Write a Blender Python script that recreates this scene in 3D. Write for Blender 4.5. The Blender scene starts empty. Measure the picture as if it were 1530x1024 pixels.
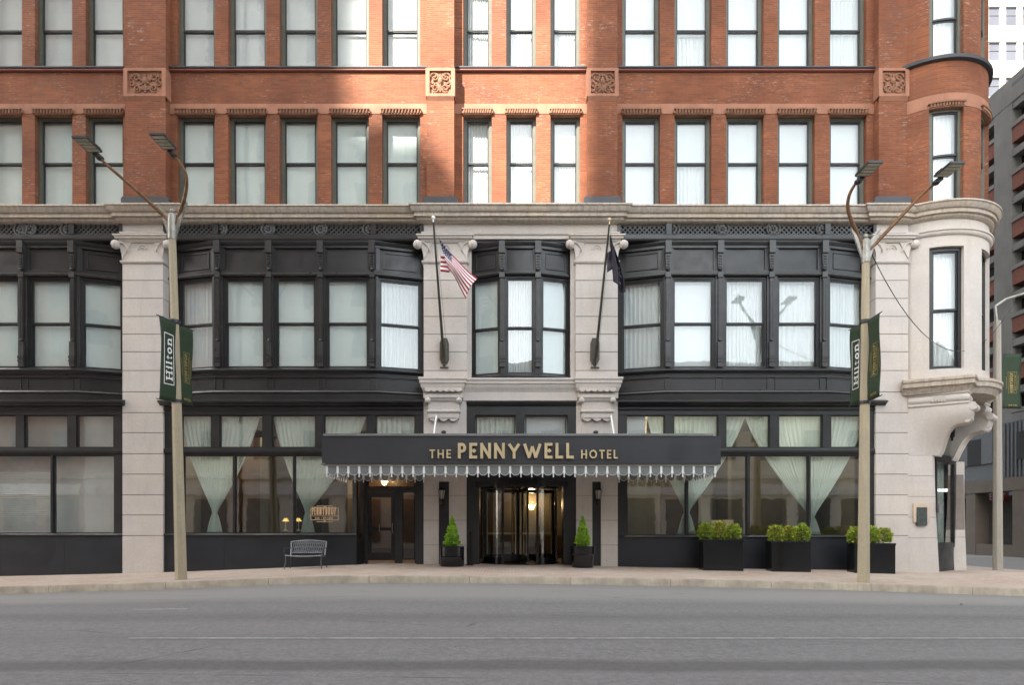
import bpy, math, random
from mathutils import Vector, noise as mnoise
random.seed(7)
R_ = math.radians; PI = math.pi
S = bpy.context.scene; COL = S.collection

# ---------------------------------------------------------------- survey of the place: metres from picture measurements at a known depth
def X(px, Y=0.0): return (px-765)*(22+Y)/990
def Z(py, Y=0.0): return 1.4+(790-py)*(22+Y)/990

# ---------------------------------------------------------------- mesh builder
class MB:
    def __init__(s): s.v=[]; s.f=[]; s.m=[]; s.xf=None; s.sm=[]
    def V(s,p):
        if s.xf: p=s.xf(*p)
        s.v.append(tuple(p)); return len(s.v)-1
    def F(s,idx,m=0,smooth=False): s.f.append(tuple(idx)); s.m.append(m); s.sm.append(smooth)
    def box(s,x0,x1,y0,y1,z0,z1,m=0):
        if x0>x1: x0,x1=x1,x0
        if y0>y1: y0,y1=y1,y0
        if z0>z1: z0,z1=z1,z0
        i=[s.V((x,y,z)) for z in (z0,z1) for y in (y0,y1) for x in (x0,x1)]
        for q in ((0,1,5,4),(1,3,7,5),(3,2,6,7),(2,0,4,6),(4,5,7,6),(1,0,2,3)): s.F([i[k] for k in q],m)
    def prism_xz(s,poly,y0,y1,m=0):
        n=len(poly); a=[s.V((x,y0,z)) for x,z in poly]; b=[s.V((x,y1,z)) for x,z in poly]
        s.F(a,m); s.F(b[::-1],m)
        for k in range(n): j=(k+1)%n; s.F((a[k],b[k],b[j],a[j]),m)
    def prism_xy(s,poly,z0,z1,m=0,poly2=None):
        n=len(poly); a=[s.V((x,y,z0)) for x,y in poly]; b=[s.V((x,y,z1)) for x,y in (poly2 or poly)]
        s.F(a[::-1],m); s.F(b,m)
        for k in range(n): j=(k+1)%n; s.F((a[k],a[j],b[j],b[k]),m)
    def sweep(s,path,prof,m=0,smooth=False):
        n=len(path); P=[Vector(p) for p in path]; rows=[]
        for i in range(n):
            ns=[]
            if i>0: d=(P[i]-P[i-1]).normalized(); ns.append(Vector((d.y,-d.x)))
            if i<n-1: d=(P[i+1]-P[i]).normalized(); ns.append(Vector((d.y,-d.x)))
            if len(ns)==2:
                b=(ns[0]+ns[1]).normalized(); k=b.dot(ns[0]); b=b/max(k,0.35)
            else: b=ns[0]
            rows.append([s.V((P[i].x+b.x*o,P[i].y+b.y*o,z)) for o,z in prof])
        q=len(prof)
        for i in range(n-1):
            for k in range(q):
                j=(k+1)%q; s.F((rows[i][k],rows[i+1][k],rows[i+1][j],rows[i][j]),m,smooth)
        s.F(rows[0],m); s.F(rows[-1][::-1],m)
    def tube(s,pts,r,seg=8,m=0,cap=True):
        P=[Vector(p) for p in pts]; n=len(P); rr=r if isinstance(r,(list,tuple)) else [r]*n; rows=[]
        t0=(P[1]-P[0]).normalized(); up=Vector((0,0,1)) if abs(t0.z)<0.9 else Vector((1,0,0))
        a=t0.cross(up).normalized()
        for i in range(n):
            t=(P[min(i+1,n-1)]-P[max(i-1,0)]).normalized()
            a=(a-t*a.dot(t)).normalized(); b=t.cross(a)
            rows.append([s.V(P[i]+(a*math.cos(2*PI*k/seg)+b*math.sin(2*PI*k/seg))*rr[i]) for k in range(seg)])
        for i in range(n-1):
            for k in range(seg):
                j=(k+1)%seg; s.F((rows[i][k],rows[i][j],rows[i+1][j],rows[i+1][k]),m,seg>5)
        if cap: s.F(rows[0][::-1],m); s.F(rows[-1],m)
    def lathe(s,cx,cy,prof,seg=20,m=0,smooth=True):
        rows=[[s.V((cx+r*math.cos(2*PI*k/seg),cy+r*math.sin(2*PI*k/seg),z)) for k in range(seg)] for r,z in prof]
        for i in range(len(prof)-1):
            for k in range(seg):
                j=(k+1)%seg; s.F((rows[i][k],rows[i][j],rows[i+1][j],rows[i+1][k]),m,smooth)
        s.F(rows[0][::-1],m); s.F(rows[-1],m)
    def ball(s,c,r,m=0,seg=12,sx=1,sy=1,sz=1):
        n=seg//2; rows=[]
        for i in range(1,n):
            t=PI*i/n
            rows.append([s.V((c[0]+sx*r*math.sin(t)*math.cos(2*PI*k/seg),c[1]+sy*r*math.sin(t)*math.sin(2*PI*k/seg),c[2]-sz*r*math.cos(t))) for k in range(seg)])
        b=s.V((c[0],c[1],c[2]-sz*r)); t=s.V((c[0],c[1],c[2]+sz*r))
        for k in range(seg):
            j=(k+1)%seg; s.F((b,rows[0][j],rows[0][k]),m,True); s.F((t,rows[-1][k],rows[-1][j]),m,True)
        for i in range(len(rows)-1):
            for k in range(seg):
                j=(k+1)%seg; s.F((rows[i][k],rows[i][j],rows[i+1][j],rows[i+1][k]),m,True)
    def arcwall(s,cx,cy,r0,r1,t0,t1,z0,z1,n=6,m=0):   # r0 inner, r1 outer; angle from -Y towards +X, degrees
        a=[];
        for i in range(n+1):
            t=R_(t0+(t1-t0)*i/n); sn,cs=math.sin(t),math.cos(t)
            a.append([s.V((cx+r*sn,cy-r*cs,z)) for r,z in ((r1,z0),(r1,z1),(r0,z1),(r0,z0))])
        for i in range(n):
            for k in range(4):
                j=(k+1)%4; s.F((a[i][k],a[i+1][k],a[i+1][j],a[i][j]),m,k in(0,2))
        s.F(a[0],m); s.F(a[-1][::-1],m)
    def grid(s,fn,nu,nv,m=0,smooth=True,mf=None):
        g=[[s.V(fn(i/nu,j/nv)) for j in range(nv+1)] for i in range(nu+1)]
        for i in range(nu):
            for j in range(nv):
                s.F((g[i][j],g[i+1][j],g[i+1][j+1],g[i][j+1]),mf(i,j) if mf else m,smooth)
    def build(s,name,mats,parent=None,bevel=0,loc=None,fix=True):
        me=bpy.data.meshes.new(name)
        vs=s.v
        if loc: vs=[(x-loc[0],y-loc[1],z-loc[2]) for x,y,z in vs]
        me.from_pydata(vs,[],s.f)
        if not isinstance(mats,(list,tuple)): mats=[mats]
        for mt in mats: me.materials.append(mt)
        me.polygons.foreach_set('material_index',s.m); me.polygons.foreach_set('use_smooth',s.sm)
        if fix:
            import bmesh
            bm=bmesh.new(); bm.from_mesh(me); bmesh.ops.recalc_face_normals(bm,faces=bm.faces); bm.to_mesh(me); bm.free()
        me.set_sharp_from_angle(angle=R_(38)); me.update()
        o=bpy.data.objects.new(name,me); COL.objects.link(o)
        if loc and parent is None: o.location=loc
        if parent: o.parent=parent
        if bevel:
            b=o.modifiers.new('bevel','BEVEL'); b.width=bevel; b.segments=2; b.limit_method='ANGLE'; b.angle_limit=R_(40)
        return o
def tag(o,label=None,cat=None,group=None,kind=None):
    if label: o['label']=label
    if cat: o['category']=cat
    if group: o['group']=group
    if kind: o['kind']=kind
    return o
def thing(name,label,cat,loc=(0,0,0),group=None,rz=0):
    o=bpy.data.objects.new(name,None); COL.objects.link(o); o.location=loc; o.rotation_euler=(0,0,rz); o.empty_display_size=.3
    return tag(o,label,cat,group)
def frame2(ox,oy,tx,ty):   # local (s, inward, z) of a vertical plane that runs from o to t
    d=Vector((tx-ox,ty-oy)).normalized(); nx,ny=-d.y,d.x     # inward = left of the direction
    return lambda a,b,c:(ox+d.x*a+nx*b,oy+d.y*a+ny*b,c)
def dup(o,loc=None,rz=None,parent=None):
    c=o.copy(); COL.objects.link(c)
    if parent: c.parent=parent
    if loc is not None: c.location=loc
    if rz is not None: c.rotation_euler=(0,0,rz)
    for ch in list(o.children): dup(ch,parent=c)
    return c

# ---------------------------------------------------------------- materials
def new_mat(name):
    m=bpy.data.materials.new(name); m.use_nodes=True; nt=m.node_tree
    return m,nt,nt.nodes['Principled BSDF']
def N(nt,t,**k):
    n=nt.nodes.new(t)
    for a,b in k.items():
        if a in n.inputs.keys(): n.inputs[a].default_value=b
        else: setattr(n,a,b)
    return n
def L(nt,a,b): nt.links.new(a,b)
def mixc(nt,fac,a,b,bt='MIX'):
    n=nt.nodes.new('ShaderNodeMix'); n.data_type='RGBA'; n.blend_type=bt
    for sk,v in ((n.inputs[0],fac),(n.inputs[6],a),(n.inputs[7],b)):
        if isinstance(v,(int,float)): sk.default_value=v
        elif isinstance(v,(tuple,list)): sk.default_value=(*v[:3],1)
        else: L(nt,v,sk)
    return n.outputs[2]
def ramp(nt,src,a,b,lo=0.0,hi=1.0):
    n=nt.nodes.new('ShaderNodeMapRange'); n.inputs[1].default_value=a; n.inputs[2].default_value=b
    n.inputs[3].default_value=lo; n.inputs[4].default_value=hi; n.clamp=True; L(nt,src,n.inputs[0]); return n.outputs[0]
def coords(nt,scale=(1,1,1),kind='Object',rot=(0,0,0)):
    t=nt.nodes.new('ShaderNodeTexCoord'); mp=nt.nodes.new('ShaderNodeMapping'); mp.inputs['Scale'].default_value=scale; mp.inputs['Rotation'].default_value=rot
    L(nt,t.outputs[kind],mp.inputs[0]); return mp.outputs[0]
def noise(nt,vec,sc,det=4,rough=.6):
    n=nt.nodes.new('ShaderNodeTexNoise'); n.inputs['Scale'].default_value=sc; n.inputs['Detail'].default_value=det; n.inputs['Roughness'].default_value=rough
    L(nt,vec,n.inputs['Vector']); return n.outputs[0]
def bump(nt,b,h,st=.3,dist=.01):
    n=nt.nodes.new('ShaderNodeBump'); n.inputs['Strength'].default_value=st; n.inputs['Distance'].default_value=dist
    L(nt,h,n.inputs['Height']); L(nt,n.outputs[0],b.inputs['Normal'])
def plain(name,col,rough=.5,metal=0,var=.15,sc=3,bmp=0,bsc=60,spec=.5,streak=0):
    m,nt,b=new_mat(name); v=coords(nt)
    n=noise(nt,v,sc); f=ramp(nt,n,.3,.7)
    lo=tuple(c*(1-var) for c in col); hi=tuple(min(1,c*(1+var)) for c in col)
    c=mixc(nt,f,lo,hi)
    if streak:
        sv=coords(nt,(9,9,.5)); sn=ramp(nt,noise(nt,sv,1.3,5,.7),.5,.75,0,streak)
        c=mixc(nt,sn,c,tuple(q*.35 for q in col))
    L(nt,c,b.inputs['Base Color']); b.inputs['Roughness'].default_value=rough; b.inputs['Metallic'].default_value=metal
    b.inputs['Specular IOR Level'].default_value=spec
    if var: L(nt,ramp(nt,noise(nt,v,sc*2.3),.3,.7,max(0,rough-.08),min(1,rough+.1)),b.inputs['Roughness'])
    if bmp: bump(nt,b,noise(nt,v,bsc,5),bmp)
    return m
def brick_mat(name,c1,c2,c3,dirt=.5):
    m,nt,b=new_mat(name)
    t=nt.nodes.new('ShaderNodeTexCoord'); sp=nt.nodes.new('ShaderNodeSeparateXYZ'); L(nt,t.outputs['Object'],sp.inputs[0])
    ad=N(nt,'ShaderNodeMath',operation='ADD'); L(nt,sp.outputs[0],ad.inputs[0]); L(nt,sp.outputs[1],ad.inputs[1])
    cb=nt.nodes.new('ShaderNodeCombineXYZ'); L(nt,ad.outputs[0],cb.inputs[0]); L(nt,sp.outputs[2],cb.inputs[1])
    br=nt.nodes.new('ShaderNodeTexBrick'); L(nt,cb.outputs[0],br.inputs['Vector'])
    br.inputs['Scale'].default_value=1; br.inputs['Brick Width'].default_value=.31; br.inputs['Row Height'].default_value=.068
    br.inputs['Mortar Size'].default_value=.009; br.inputs['Mortar Smooth'].default_value=.3; br.inputs['Bias'].default_value=-.1
    br.inputs['Color1'].default_value=(*c1,1); br.inputs['Color2'].default_value=(*c2,1); br.inputs['Mortar'].default_value=(*c3,1)
    v=coords(nt); big=ramp(nt,noise(nt,v,.45,5,.65),.35,.7)
    c=mixc(nt,big,br.outputs[0],tuple(q*.62 for q in c2))
    c=mixc(nt,.9,br.outputs[0],c)
    c=mixc(nt,ramp(nt,noise(nt,coords(nt,(1,1,.35)),.9,6,.7),.52,.72,0,.45),c,(.12,.07,.05))
    # rows that weathered differently
    sv=coords(nt,(1.2,1.2,16)); st=ramp(nt,noise(nt,sv,1.0,4,.7),  .42,.72,0,.6)
    c=mixc(nt,st,c,tuple(q*.6 for q in c1))
    # pale efflorescence, in short smears along the courses
    ev=coords(nt,(3,3,13)); pv=ramp(nt,noise(nt,coords(nt),.7,3),.46,.6)
    e=N(nt,'ShaderNodeMath',operation='MULTIPLY'); L(nt,ramp(nt,noise(nt,ev,1.6,6,.75),.55,.68,0,dirt),e.inputs[0]); L(nt,pv,e.inputs[1])
    c=mixc(nt,e.outputs[0],c,(.38,.29,.24))
    L(nt,c,b.inputs['Base Color']); b.inputs['Roughness'].default_value=.85
    inv=N(nt,'ShaderNodeMath',operation='SUBTRACT'); inv.inputs[0].default_value=1; L(nt,br.outputs['Fac'],inv.inputs[1])
    bump(nt,b,inv.outputs[0],.5,.012)
    return m
def stone_mat(name,col,dirt=.0,warm=(.5,.44,.39)):
    m,nt,b=new_mat(name); v=coords(nt)
    c=mixc(nt,ramp(nt,noise(nt,v,1.1,5,.6),.35,.68),tuple(q*.86 for q in col),col)
    c=mixc(nt,ramp(nt,noise(nt,v,.5,2),.45,.62,0,.6),c,warm)
    ge=nt.nodes.new('ShaderNodeNewGeometry'); c=mixc(nt,ramp(nt,ge.outputs['Random Per Island'],0,1,0,.16),c,tuple(q*.6 for q in warm))
    c=mixc(nt,ramp(nt,noise(nt,v,38,3,.8),.4,.7,0,.35),c,tuple(q*.55 for q in col))       # granite speckle
    c=mixc(nt,ramp(nt,noise(nt,v,70,2,.8),.55,.72,0,.3),c,(.75,.7,.67))
    c=mixc(nt,ramp(nt,noise(nt,v,13,4,.75),.38,.68,.28,0),c,tuple(q*.6 for q in warm))
    c=mixc(nt,ramp(nt,noise(nt,coords(nt,(3,3,.5)),1.2,5,.7),.5,.75,0,.22),c,(.3,.26,.22))
    if dirt:
        sv=coords(nt,(7,7,.6)); c=mixc(nt,ramp(nt,noise(nt,sv,1.5,5,.7),.42,.7,0,dirt),c,(.12,.1,.08))
        c=mixc(nt,ramp(nt,noise(nt,v,.35,3),.5,.65,0,.5),c,(.33,.26,.18))
    L(nt,c,b.inputs['Base Color']); b.inputs['Roughness'].default_value=.8; bump(nt,b,noise(nt,v,45,4),.25,.006)
    return m
BRICK=brick_mat('brick',(.3,.088,.028),(.165,.046,.018),(.2,.11,.07),.85)
TERRA=plain('terracotta',(.31,.14,.085),.8,var=.16,sc=1.5,bmp=.2,bsc=30,streak=.25)
TERRA2=plain('terracotta_carved',(.22,.105,.06),.8,var=.25,sc=6,bmp=.3,bsc=40)
SILLRED=plain('sill_red',(.16,.045,.03),.6,var=.2)
STONE=stone_mat('granite',(.64,.59,.55),0,(.66,.58,.5)); STONED=stone_mat('granite_weathered',(.6,.5,.4),.5)
JOINT=plain('stone_joint',(.2,.17,.15),.9)
METAL=plain('dark_painted_iron',(.019,.019,.0195),.36,var=.3,sc=1.2,bmp=.02,bsc=6,streak=.0)
METAL2=plain('dark_painted_iron_relief',(.034,.0335,.033),.33,var=.25,sc=1.6)
LATT=plain('lattice_iron',(.06,.06,.06),.5)
PANEL=plain('slate_painted_board',(.013,.015,.02),.42,var=.14,sc=.8,streak=.15)
OLIVE=plain('olive_window_paint',(.1,.1,.078),.5,var=.15)
SASH=plain('sash_dark_paint',(.018,.019,.02),.4)
BLACK=plain('black_gloss',(.008,.008,.009),.14,var=.05)
CANOPY=plain('canopy_grey_metal',(.036,.038,.042),.38,var=.1,sc=.9,streak=.12)
FLASH=plain('lead_flashing',(.2,.2,.2),.45,metal=.3)
LEAD=plain('dark_lead',(.035,.038,.045),.5)
WHITE=plain('white_paint',(.82,.82,.8),.4,var=.03)
GOLD=plain('gold_letters',(.62,.5,.3),.35,metal=.35,var=.05)
GREY=plain('grey_cast_metal',(.2,.21,.22),.4,metal=.35)
POLEM=stone_mat('aggregate_concrete',(.5,.43,.3),.2,(.5,.41,.25))
STEEL=plain('weathered_steel',(.33,.32,.28),.45,metal=.4,var=.3,sc=6,streak=.4)
RUST=plain('rusty_bronze_arm',(.16,.08,.035),.5,metal=.4,var=.4,sc=6)
LAMPB=plain('lamp_housing',(.03,.032,.035),.4); LAMPL=plain('lamp_lens',(.4,.37,.27),.3)
BANNER=plain('banner_green',(.02,.04,.018),.7,var=.1,sc=2)
OCHRE=plain('banner_ochre',(.3,.22,.07),.6)
KERB=plain('kerb_concrete',(.36,.31,.24),.9,var=.25,sc=2.5,bmp=.4,bsc=40,streak=.3)
CONC=plain('garage_concrete',(.12,.12,.115),.9,var=.2,sc=.4,bmp=.2,bsc=10,streak=.4)
CONCB=plain('garage_beige_concrete',(.1,.08,.065),.9,var=.15,sc=.5)
GBRICK=plain('garage_red_brick',(.12,.04,.026),.9,var=.2,sc=5)
GCLAD=plain('garage_cladding',(.04,.043,.05),.6,var=.1)
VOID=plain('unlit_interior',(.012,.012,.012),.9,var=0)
TOWER=plain('cream_tower_wall',(.42,.4,.35),.9,var=.04,sc=.2)
TWIN=plain('tower_window',(.085,.09,.11),.95,var=.2,sc=.2,spec=.0)
WALLIN=plain('interior_plaster',(.17,.15,.11),.8,var=.2,sc=.7); WOODIN=plain('interior_wood',(.07,.038,.02),.5,var=.3,sc=2)
FLOORIN=plain('interior_floor',(.2,.15,.1),.5); DARKIN=plain('interior_dark',(.03,.025,.02),.8)
SOIL=plain('soil',(.05,.035,.02),.95)
def emis(name,col,st):
    m,nt,b=new_mat(name); b.inputs['Base Color'].default_value=(*col,1); b.inputs['Emission Color'].default_value=(*col,1); b.inputs['Emission Strength'].default_value=st; return m
WARM=emis('lit_shade_glass',(1,.62,.25),2.2); LEDW=emis('lit_ceiling_lamp',(1,.95,.85),5); REDL=emis('exit_sign_red',(.1,.006,.006),.02); EXITW=emis('exit_letters',(.2,.15,.15),.05)
def glass(name,base=.07,tint=(.968,.985,.978),amp=.25):
    m=bpy.data.materials.new(name); m.use_nodes=True; nt=m.node_tree; nt.nodes.clear()
    o=nt.nodes.new('ShaderNodeOutputMaterial'); mx=nt.nodes.new('ShaderNodeMixShader'); tr=nt.nodes.new('ShaderNodeBsdfTransparent'); gl=nt.nodes.new('ShaderNodeBsdfGlossy')
    tr.inputs[0].default_value=(*tint,1); gl.inputs['Roughness'].default_value=.015
    lw=nt.nodes.new('ShaderNodeLayerWeight'); lw.inputs[0].default_value=.5
    pw=N(nt,'ShaderNodeMath',operation='POWER'); L(nt,lw.outputs['Facing'],pw.inputs[0]); pw.inputs[1].default_value=4
    ma=N(nt,'ShaderNodeMath',operation='MULTIPLY_ADD'); L(nt,pw.outputs[0],ma.inputs[0]); ma.inputs[1].default_value=.8; ma.inputs[2].default_value=base
    bp=nt.nodes.new('ShaderNodeBump'); bp.inputs['Strength'].default_value=amp; bp.inputs['Distance'].default_value=.01
    L(nt,noise(nt,coords(nt),1.4,2),bp.inputs['Height']); L(nt,bp.outputs[0],gl.inputs['Normal'])
    L(nt,ma.outputs[0],mx.inputs[0]); L(nt,tr.outputs[0],mx.inputs[1]); L(nt,gl.outputs[0],mx.inputs[2]); L(nt,mx.outputs[0],o.inputs[0])
    return m
GLASS=glass('window_glass',.085); GLASSG=glass('shop_glass',.13,(.965,.985,.975),.12); CLEAR=glass('clear_door_glass',.07,(.95,.95,.93),.05)
SMOKE=glass('smoked_valance_glass',.1,(.5,.53,.54),.4)
def _frost():
    nt=SMOKE.node_tree; o=[n for n in nt.nodes if n.type=='OUTPUT_MATERIAL'][0]; src=o.inputs[0].links[0].from_socket
    m2=nt.nodes.new('ShaderNodeMixShader'); d=nt.nodes.new('ShaderNodeBsdfDiffuse'); d.inputs[0].default_value=(.42,.45,.46,1); m2.inputs[0].default_value=.4
    L(nt,src,m2.inputs[1]); L(nt,d.outputs[0],m2.inputs[2]); L(nt,m2.outputs[0],o.inputs[0])
_frost()
def cloth(name,col,tr=.35,var=.05,glow=0):
    m=bpy.data.materials.new(name); m.use_nodes=True; nt=m.node_tree; nt.nodes.clear()
    o=nt.nodes.new('ShaderNodeOutputMaterial'); mx=nt.nodes.new('ShaderNodeMixShader'); d=nt.nodes.new('ShaderNodeBsdfDiffuse'); t=nt.nodes.new('ShaderNodeBsdfTranslucent')
    f=ramp(nt,noise(nt,coords(nt,(1,1,.4)),1.1,3),.3,.7)
    c=mixc(nt,f,tuple(q*(1-2*var) for q in col),col)
    L(nt,c,d.inputs[0]); L(nt,c,t.inputs[0]); mx.inputs[0].default_value=tr
    L(nt,d.outputs[0],mx.inputs[1]); L(nt,t.outputs[0],mx.inputs[2]); L(nt,mx.outputs[0],o.inputs[0]); return m
BLIND=cloth('white_blind',(.77,.79,.81),.1); CURT=cloth('white_sheer',(.77,.8,.81),.15); BLINDC=cloth('cool_blind',(.8,.87,.86),.08)
SHEER=cloth('mint_sheer',(.9,.96,.9),.35); FROST=plain('grey_film',(.5,.5,.49),.5,var=.15,sc=.7)
FROST2=plain('grey_venetian',(.48,.47,.47),.5,var=.1)

def mk_ground():
    # asphalt
    m,nt,b=new_mat('asphalt'); v=coords(nt)
    c=mixc(nt,ramp(nt,noise(nt,v,120,3,.8),.3,.72),(.09,.09,.09),(.235,.232,.228))
    big=ramp(nt,noise(nt,coords(nt,(.12,.9,1)),1.0,5,.6),.35,.7)
    g2_=ramp(nt,noise(nt,v,15,6,.9),.36,.64); c=mixc(nt,.5,c,mixc(nt,g2_,(.03,.03,.03),(.32,.315,.3))); c=mixc(nt,ramp(nt,noise(nt,coords(nt,(.6,2.2,1)),2.2,4,.7),.57,.7,0,.3),c,(.05,.05,.05)); c=mixc(nt,.45,c,mixc(nt,big,c,(.19,.185,.18)))
    # darker bands along the street
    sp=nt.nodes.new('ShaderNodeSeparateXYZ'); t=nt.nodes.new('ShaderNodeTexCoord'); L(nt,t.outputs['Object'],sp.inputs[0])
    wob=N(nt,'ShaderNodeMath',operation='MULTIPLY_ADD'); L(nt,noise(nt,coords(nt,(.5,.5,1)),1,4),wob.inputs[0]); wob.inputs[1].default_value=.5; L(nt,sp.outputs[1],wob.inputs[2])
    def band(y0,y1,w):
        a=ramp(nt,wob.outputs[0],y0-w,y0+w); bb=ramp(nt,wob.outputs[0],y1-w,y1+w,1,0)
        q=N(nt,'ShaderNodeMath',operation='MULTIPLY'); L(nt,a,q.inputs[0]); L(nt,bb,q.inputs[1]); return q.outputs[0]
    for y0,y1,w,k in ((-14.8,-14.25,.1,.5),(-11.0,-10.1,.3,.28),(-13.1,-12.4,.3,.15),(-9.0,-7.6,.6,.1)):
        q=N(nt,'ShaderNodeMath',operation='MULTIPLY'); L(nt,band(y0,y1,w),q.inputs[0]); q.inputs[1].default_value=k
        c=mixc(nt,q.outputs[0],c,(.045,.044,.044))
    q=N(nt,'ShaderNodeMath',operation='MULTIPLY'); L(nt,band(-7.8,-4.6,.7),q.inputs[0]); q.inputs[1].default_value=.6  # paler band near the kerb paints in the road's grazing sheen
    c=mixc(nt,q.outputs[0],c,(.27,.26,.24))
    # cracks
    vo=nt.nodes.new('ShaderNodeTexVoronoi'); vo.feature='DISTANCE_TO_EDGE'; vo.inputs['Scale'].default_value=1
    wv=nt.nodes.new('ShaderNodeVectorMath'); wv.operation='ADD'; nn=nt.nodes.new('ShaderNodeTexNoise'); nn.inputs['Scale'].default_value=1.2; nn.inputs['Detail'].default_value=5
    L(nt,coords(nt,(.16,.42,1)),wv.inputs[0]); L(nt,nn.outputs[1],wv.inputs[1]); L(nt,wv.outputs[0],vo.inputs['Vector'])
    cr=N(nt,'ShaderNodeMath',operation='MULTIPLY'); L(nt,ramp(nt,vo.outputs[0],.0,.006,1,0),cr.inputs[0]); L(nt,ramp(nt,noise(nt,v,.35,3),.5,.62),cr.inputs[1])
    c=mixc(nt,cr.outputs[0],c,(.04,.04,.04))
    L(nt,c,b.inputs['Base Color']); b.inputs['Roughness'].default_value=.82; bump(nt,b,noise(nt,v,140,3),.5,.006)
    # pavers
    m2,nt,b=new_mat('brick_pavers'); v=coords(nt)
    br=nt.nodes.new('ShaderNodeTexBrick'); L(nt,v,br.inputs['Vector']); br.inputs['Scale'].default_value=1; br.inputs['Brick Width'].default_value=.2; br.inputs['Row Height'].default_value=.1
    br.inputs['Mortar Size'].default_value=.006; br.inputs['Color1'].default_value=(.5,.38,.3,1); br.inputs['Color2'].default_value=(.37,.27,.21,1); br.inputs['Mortar'].default_value=(.2,.17,.14,1)
    c=mixc(nt,ramp(nt,noise(nt,v,.5,5),.35,.7,0,.75),br.outputs[0],(.47,.41,.345))
    c=mixc(nt,ramp(nt,noise(nt,v,9,5,.7),.55,.75,0,.4),c,(.13,.11,.1))
    L(nt,c,b.inputs['Base Color']); b.inputs['Roughness'].default_value=.85; bump(nt,b,noise(nt,v,60,3),.3,.004)
    return m,m2
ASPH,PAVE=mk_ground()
def leaf_mat(name,c1,c2):
    m,nt,b=new_mat(name); v=coords(nt)
    c=mixc(nt,ramp(nt,noise(nt,v,9,3),.3,.7),c1,c2)
    L(nt,c,b.inputs['Base Color']); b.inputs['Roughness'].default_value=.6
    b.inputs['Subsurface Weight'].default_value=0
    return m
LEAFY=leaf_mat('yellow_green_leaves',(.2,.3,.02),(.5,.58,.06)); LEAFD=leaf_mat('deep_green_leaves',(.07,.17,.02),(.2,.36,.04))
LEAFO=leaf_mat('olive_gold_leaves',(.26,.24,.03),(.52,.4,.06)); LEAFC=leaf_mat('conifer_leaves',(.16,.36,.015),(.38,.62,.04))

# ---------------------------------------------------------------- stroke lettering
def arc(cx,cy,rx,ry,a0,a1,n=10): return [(cx+rx*math.cos(R_(a0+(a1-a0)*i/n)),cy+ry*math.sin(R_(a0+(a1-a0)*i/n))) for i in range(n+1)]
def glyph(ch,w):
    G={'T':[[(0,1),(w,1)],[(w/2,1),(w/2,0)]],
    'H':[[(0,1),(0,0)],[(w,1),(w,0)],[(0,.5),(w,.5)]],
    'E':[[(0,1),(0,0)],[(0,1),(w,1)],[(0,0),(w,0)],[(0,.5),(w*.85,.5)]],
    'F':[[(0,1),(0,0)],[(0,1),(w,1)],[(0,.5),(w*.85,.5)]],
    'L':[[(0,1),(0,0)],[(0,0),(w,0)]],
    'I':[[(w/2,1),(w/2,0)]],
    'N':[[(0,0),(0,1)],[(0,1),(w,0)],[(w,0),(w,1)]],
    'Y':[[(0,1),(w/2,.45)],[(w,1),(w/2,.45)],[(w/2,.48),(w/2,0)]],
    'W':[[(0,1),(w*.28,0)],[(w*.28,0),(w*.5,.8)],[(w*.5,.8),(w*.72,0)],[(w*.72,0),(w,1)]],
    'X':[[(0,1),(w,0)],[(0,0),(w,1)]],
    'K':[[(0,1),(0,0)],[(w,1),(0,.45)],[(w*.3,.6),(w,0)]],
    'A':[[(0,0),(w/2,1)],[(w/2,1),(w,0)],[(w*.2,.33),(w*.8,.33)]],
    'C':[arc(w/2,.5,w/2,.5,50,310,14)],
    'O':[arc(w/2,.5,w/2,.5,0,360,20)],
    'D':[[(0,1),(0,0)],[(0,1),(w*.4,1)]+arc(w*.4,.5,w*.6,.5,90,-90,10)+[(0,0)]],
    'P':[[(0,1),(0,0)],[(0,1),(w*.5,1)]+arc(w*.5,.73,w*.5,.27,90,-90,8)+[(0,.46)]],
    'R':[[(0,1),(0,0)],[(0,1),(w*.5,1)]+arc(w*.5,.75,w*.5,.25,90,-90,8)+[(0,.5)],[(w*.5,.5),(w,0)]],
    'B':[[(0,1),(0,0)],[(0,1),(w*.5,1)]+arc(w*.5,.76,w*.45,.24,90,-90,8)+[(0,.52)],[(0,.52),(w*.5,.52)]+arc(w*.5,.26,w*.5,.26,90,-90,8)+[(0,0)]],
    '-':[[(0,.5),(w,.5)]],'+':[[(w*.2,.5),(w*.8,.5)],[(w*.5,.3),(w*.5,.7)]],
    'i':[[(w/2,.68),(w/2,0)],[(w/2,.84),(w/2,1.0)],[(0,0),(w,0)],[(0,.66),(w/2,.66)]],
    'l':[[(w/2,1),(w/2,0)],[(0,0),(w,0)],[(0,.98),(w/2,.98)]],
    't':[[(w*.4,.92),(w*.4,.12)]+arc(w*.75,.14,w*.35,.14,180,300,5),[(0,.68),(w,.68)]],
    'o':[arc(w/2,.35,w/2,.35,0,360,18)],
    'n':[[(w*.15,.68),(w*.15,0)],[(w*.15,.45)]+arc(w*.5,.45,w*.35,.24,170,0,8)+[(w*.85,0)],[(0,0),(w*.32,0)],[(w*.68,0),(w,0)],[(0,.66),(w*.15,.66)]],
    'Hs':[[(w*.15,1),(w*.15,0)],[(w*.85,1),(w*.85,0)],[(w*.15,.5),(w*.85,.5)],[(0,0),(w*.32,0)],[(0,1),(w*.32,1)],[(w*.68,0),(w,0)],[(w*.68,1),(w,1)]],
    ' ':[]}
    return G[ch]
WD={'I':.2,'W':1.15,'Y':.78,'N':.68,'O':.9,'E':.5,'L':.48,'T':.62,'H':.68,'P':.52,'D':.66,'R':.6,'B':.58,'K':.6,'C':.7,'A':.75,'X':.62,' ':.35,'-':.3,'+':.5,
    'i':.28,'l':.3,'t':.42,'o':.6,'n':.72,'Hs':.95}
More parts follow.
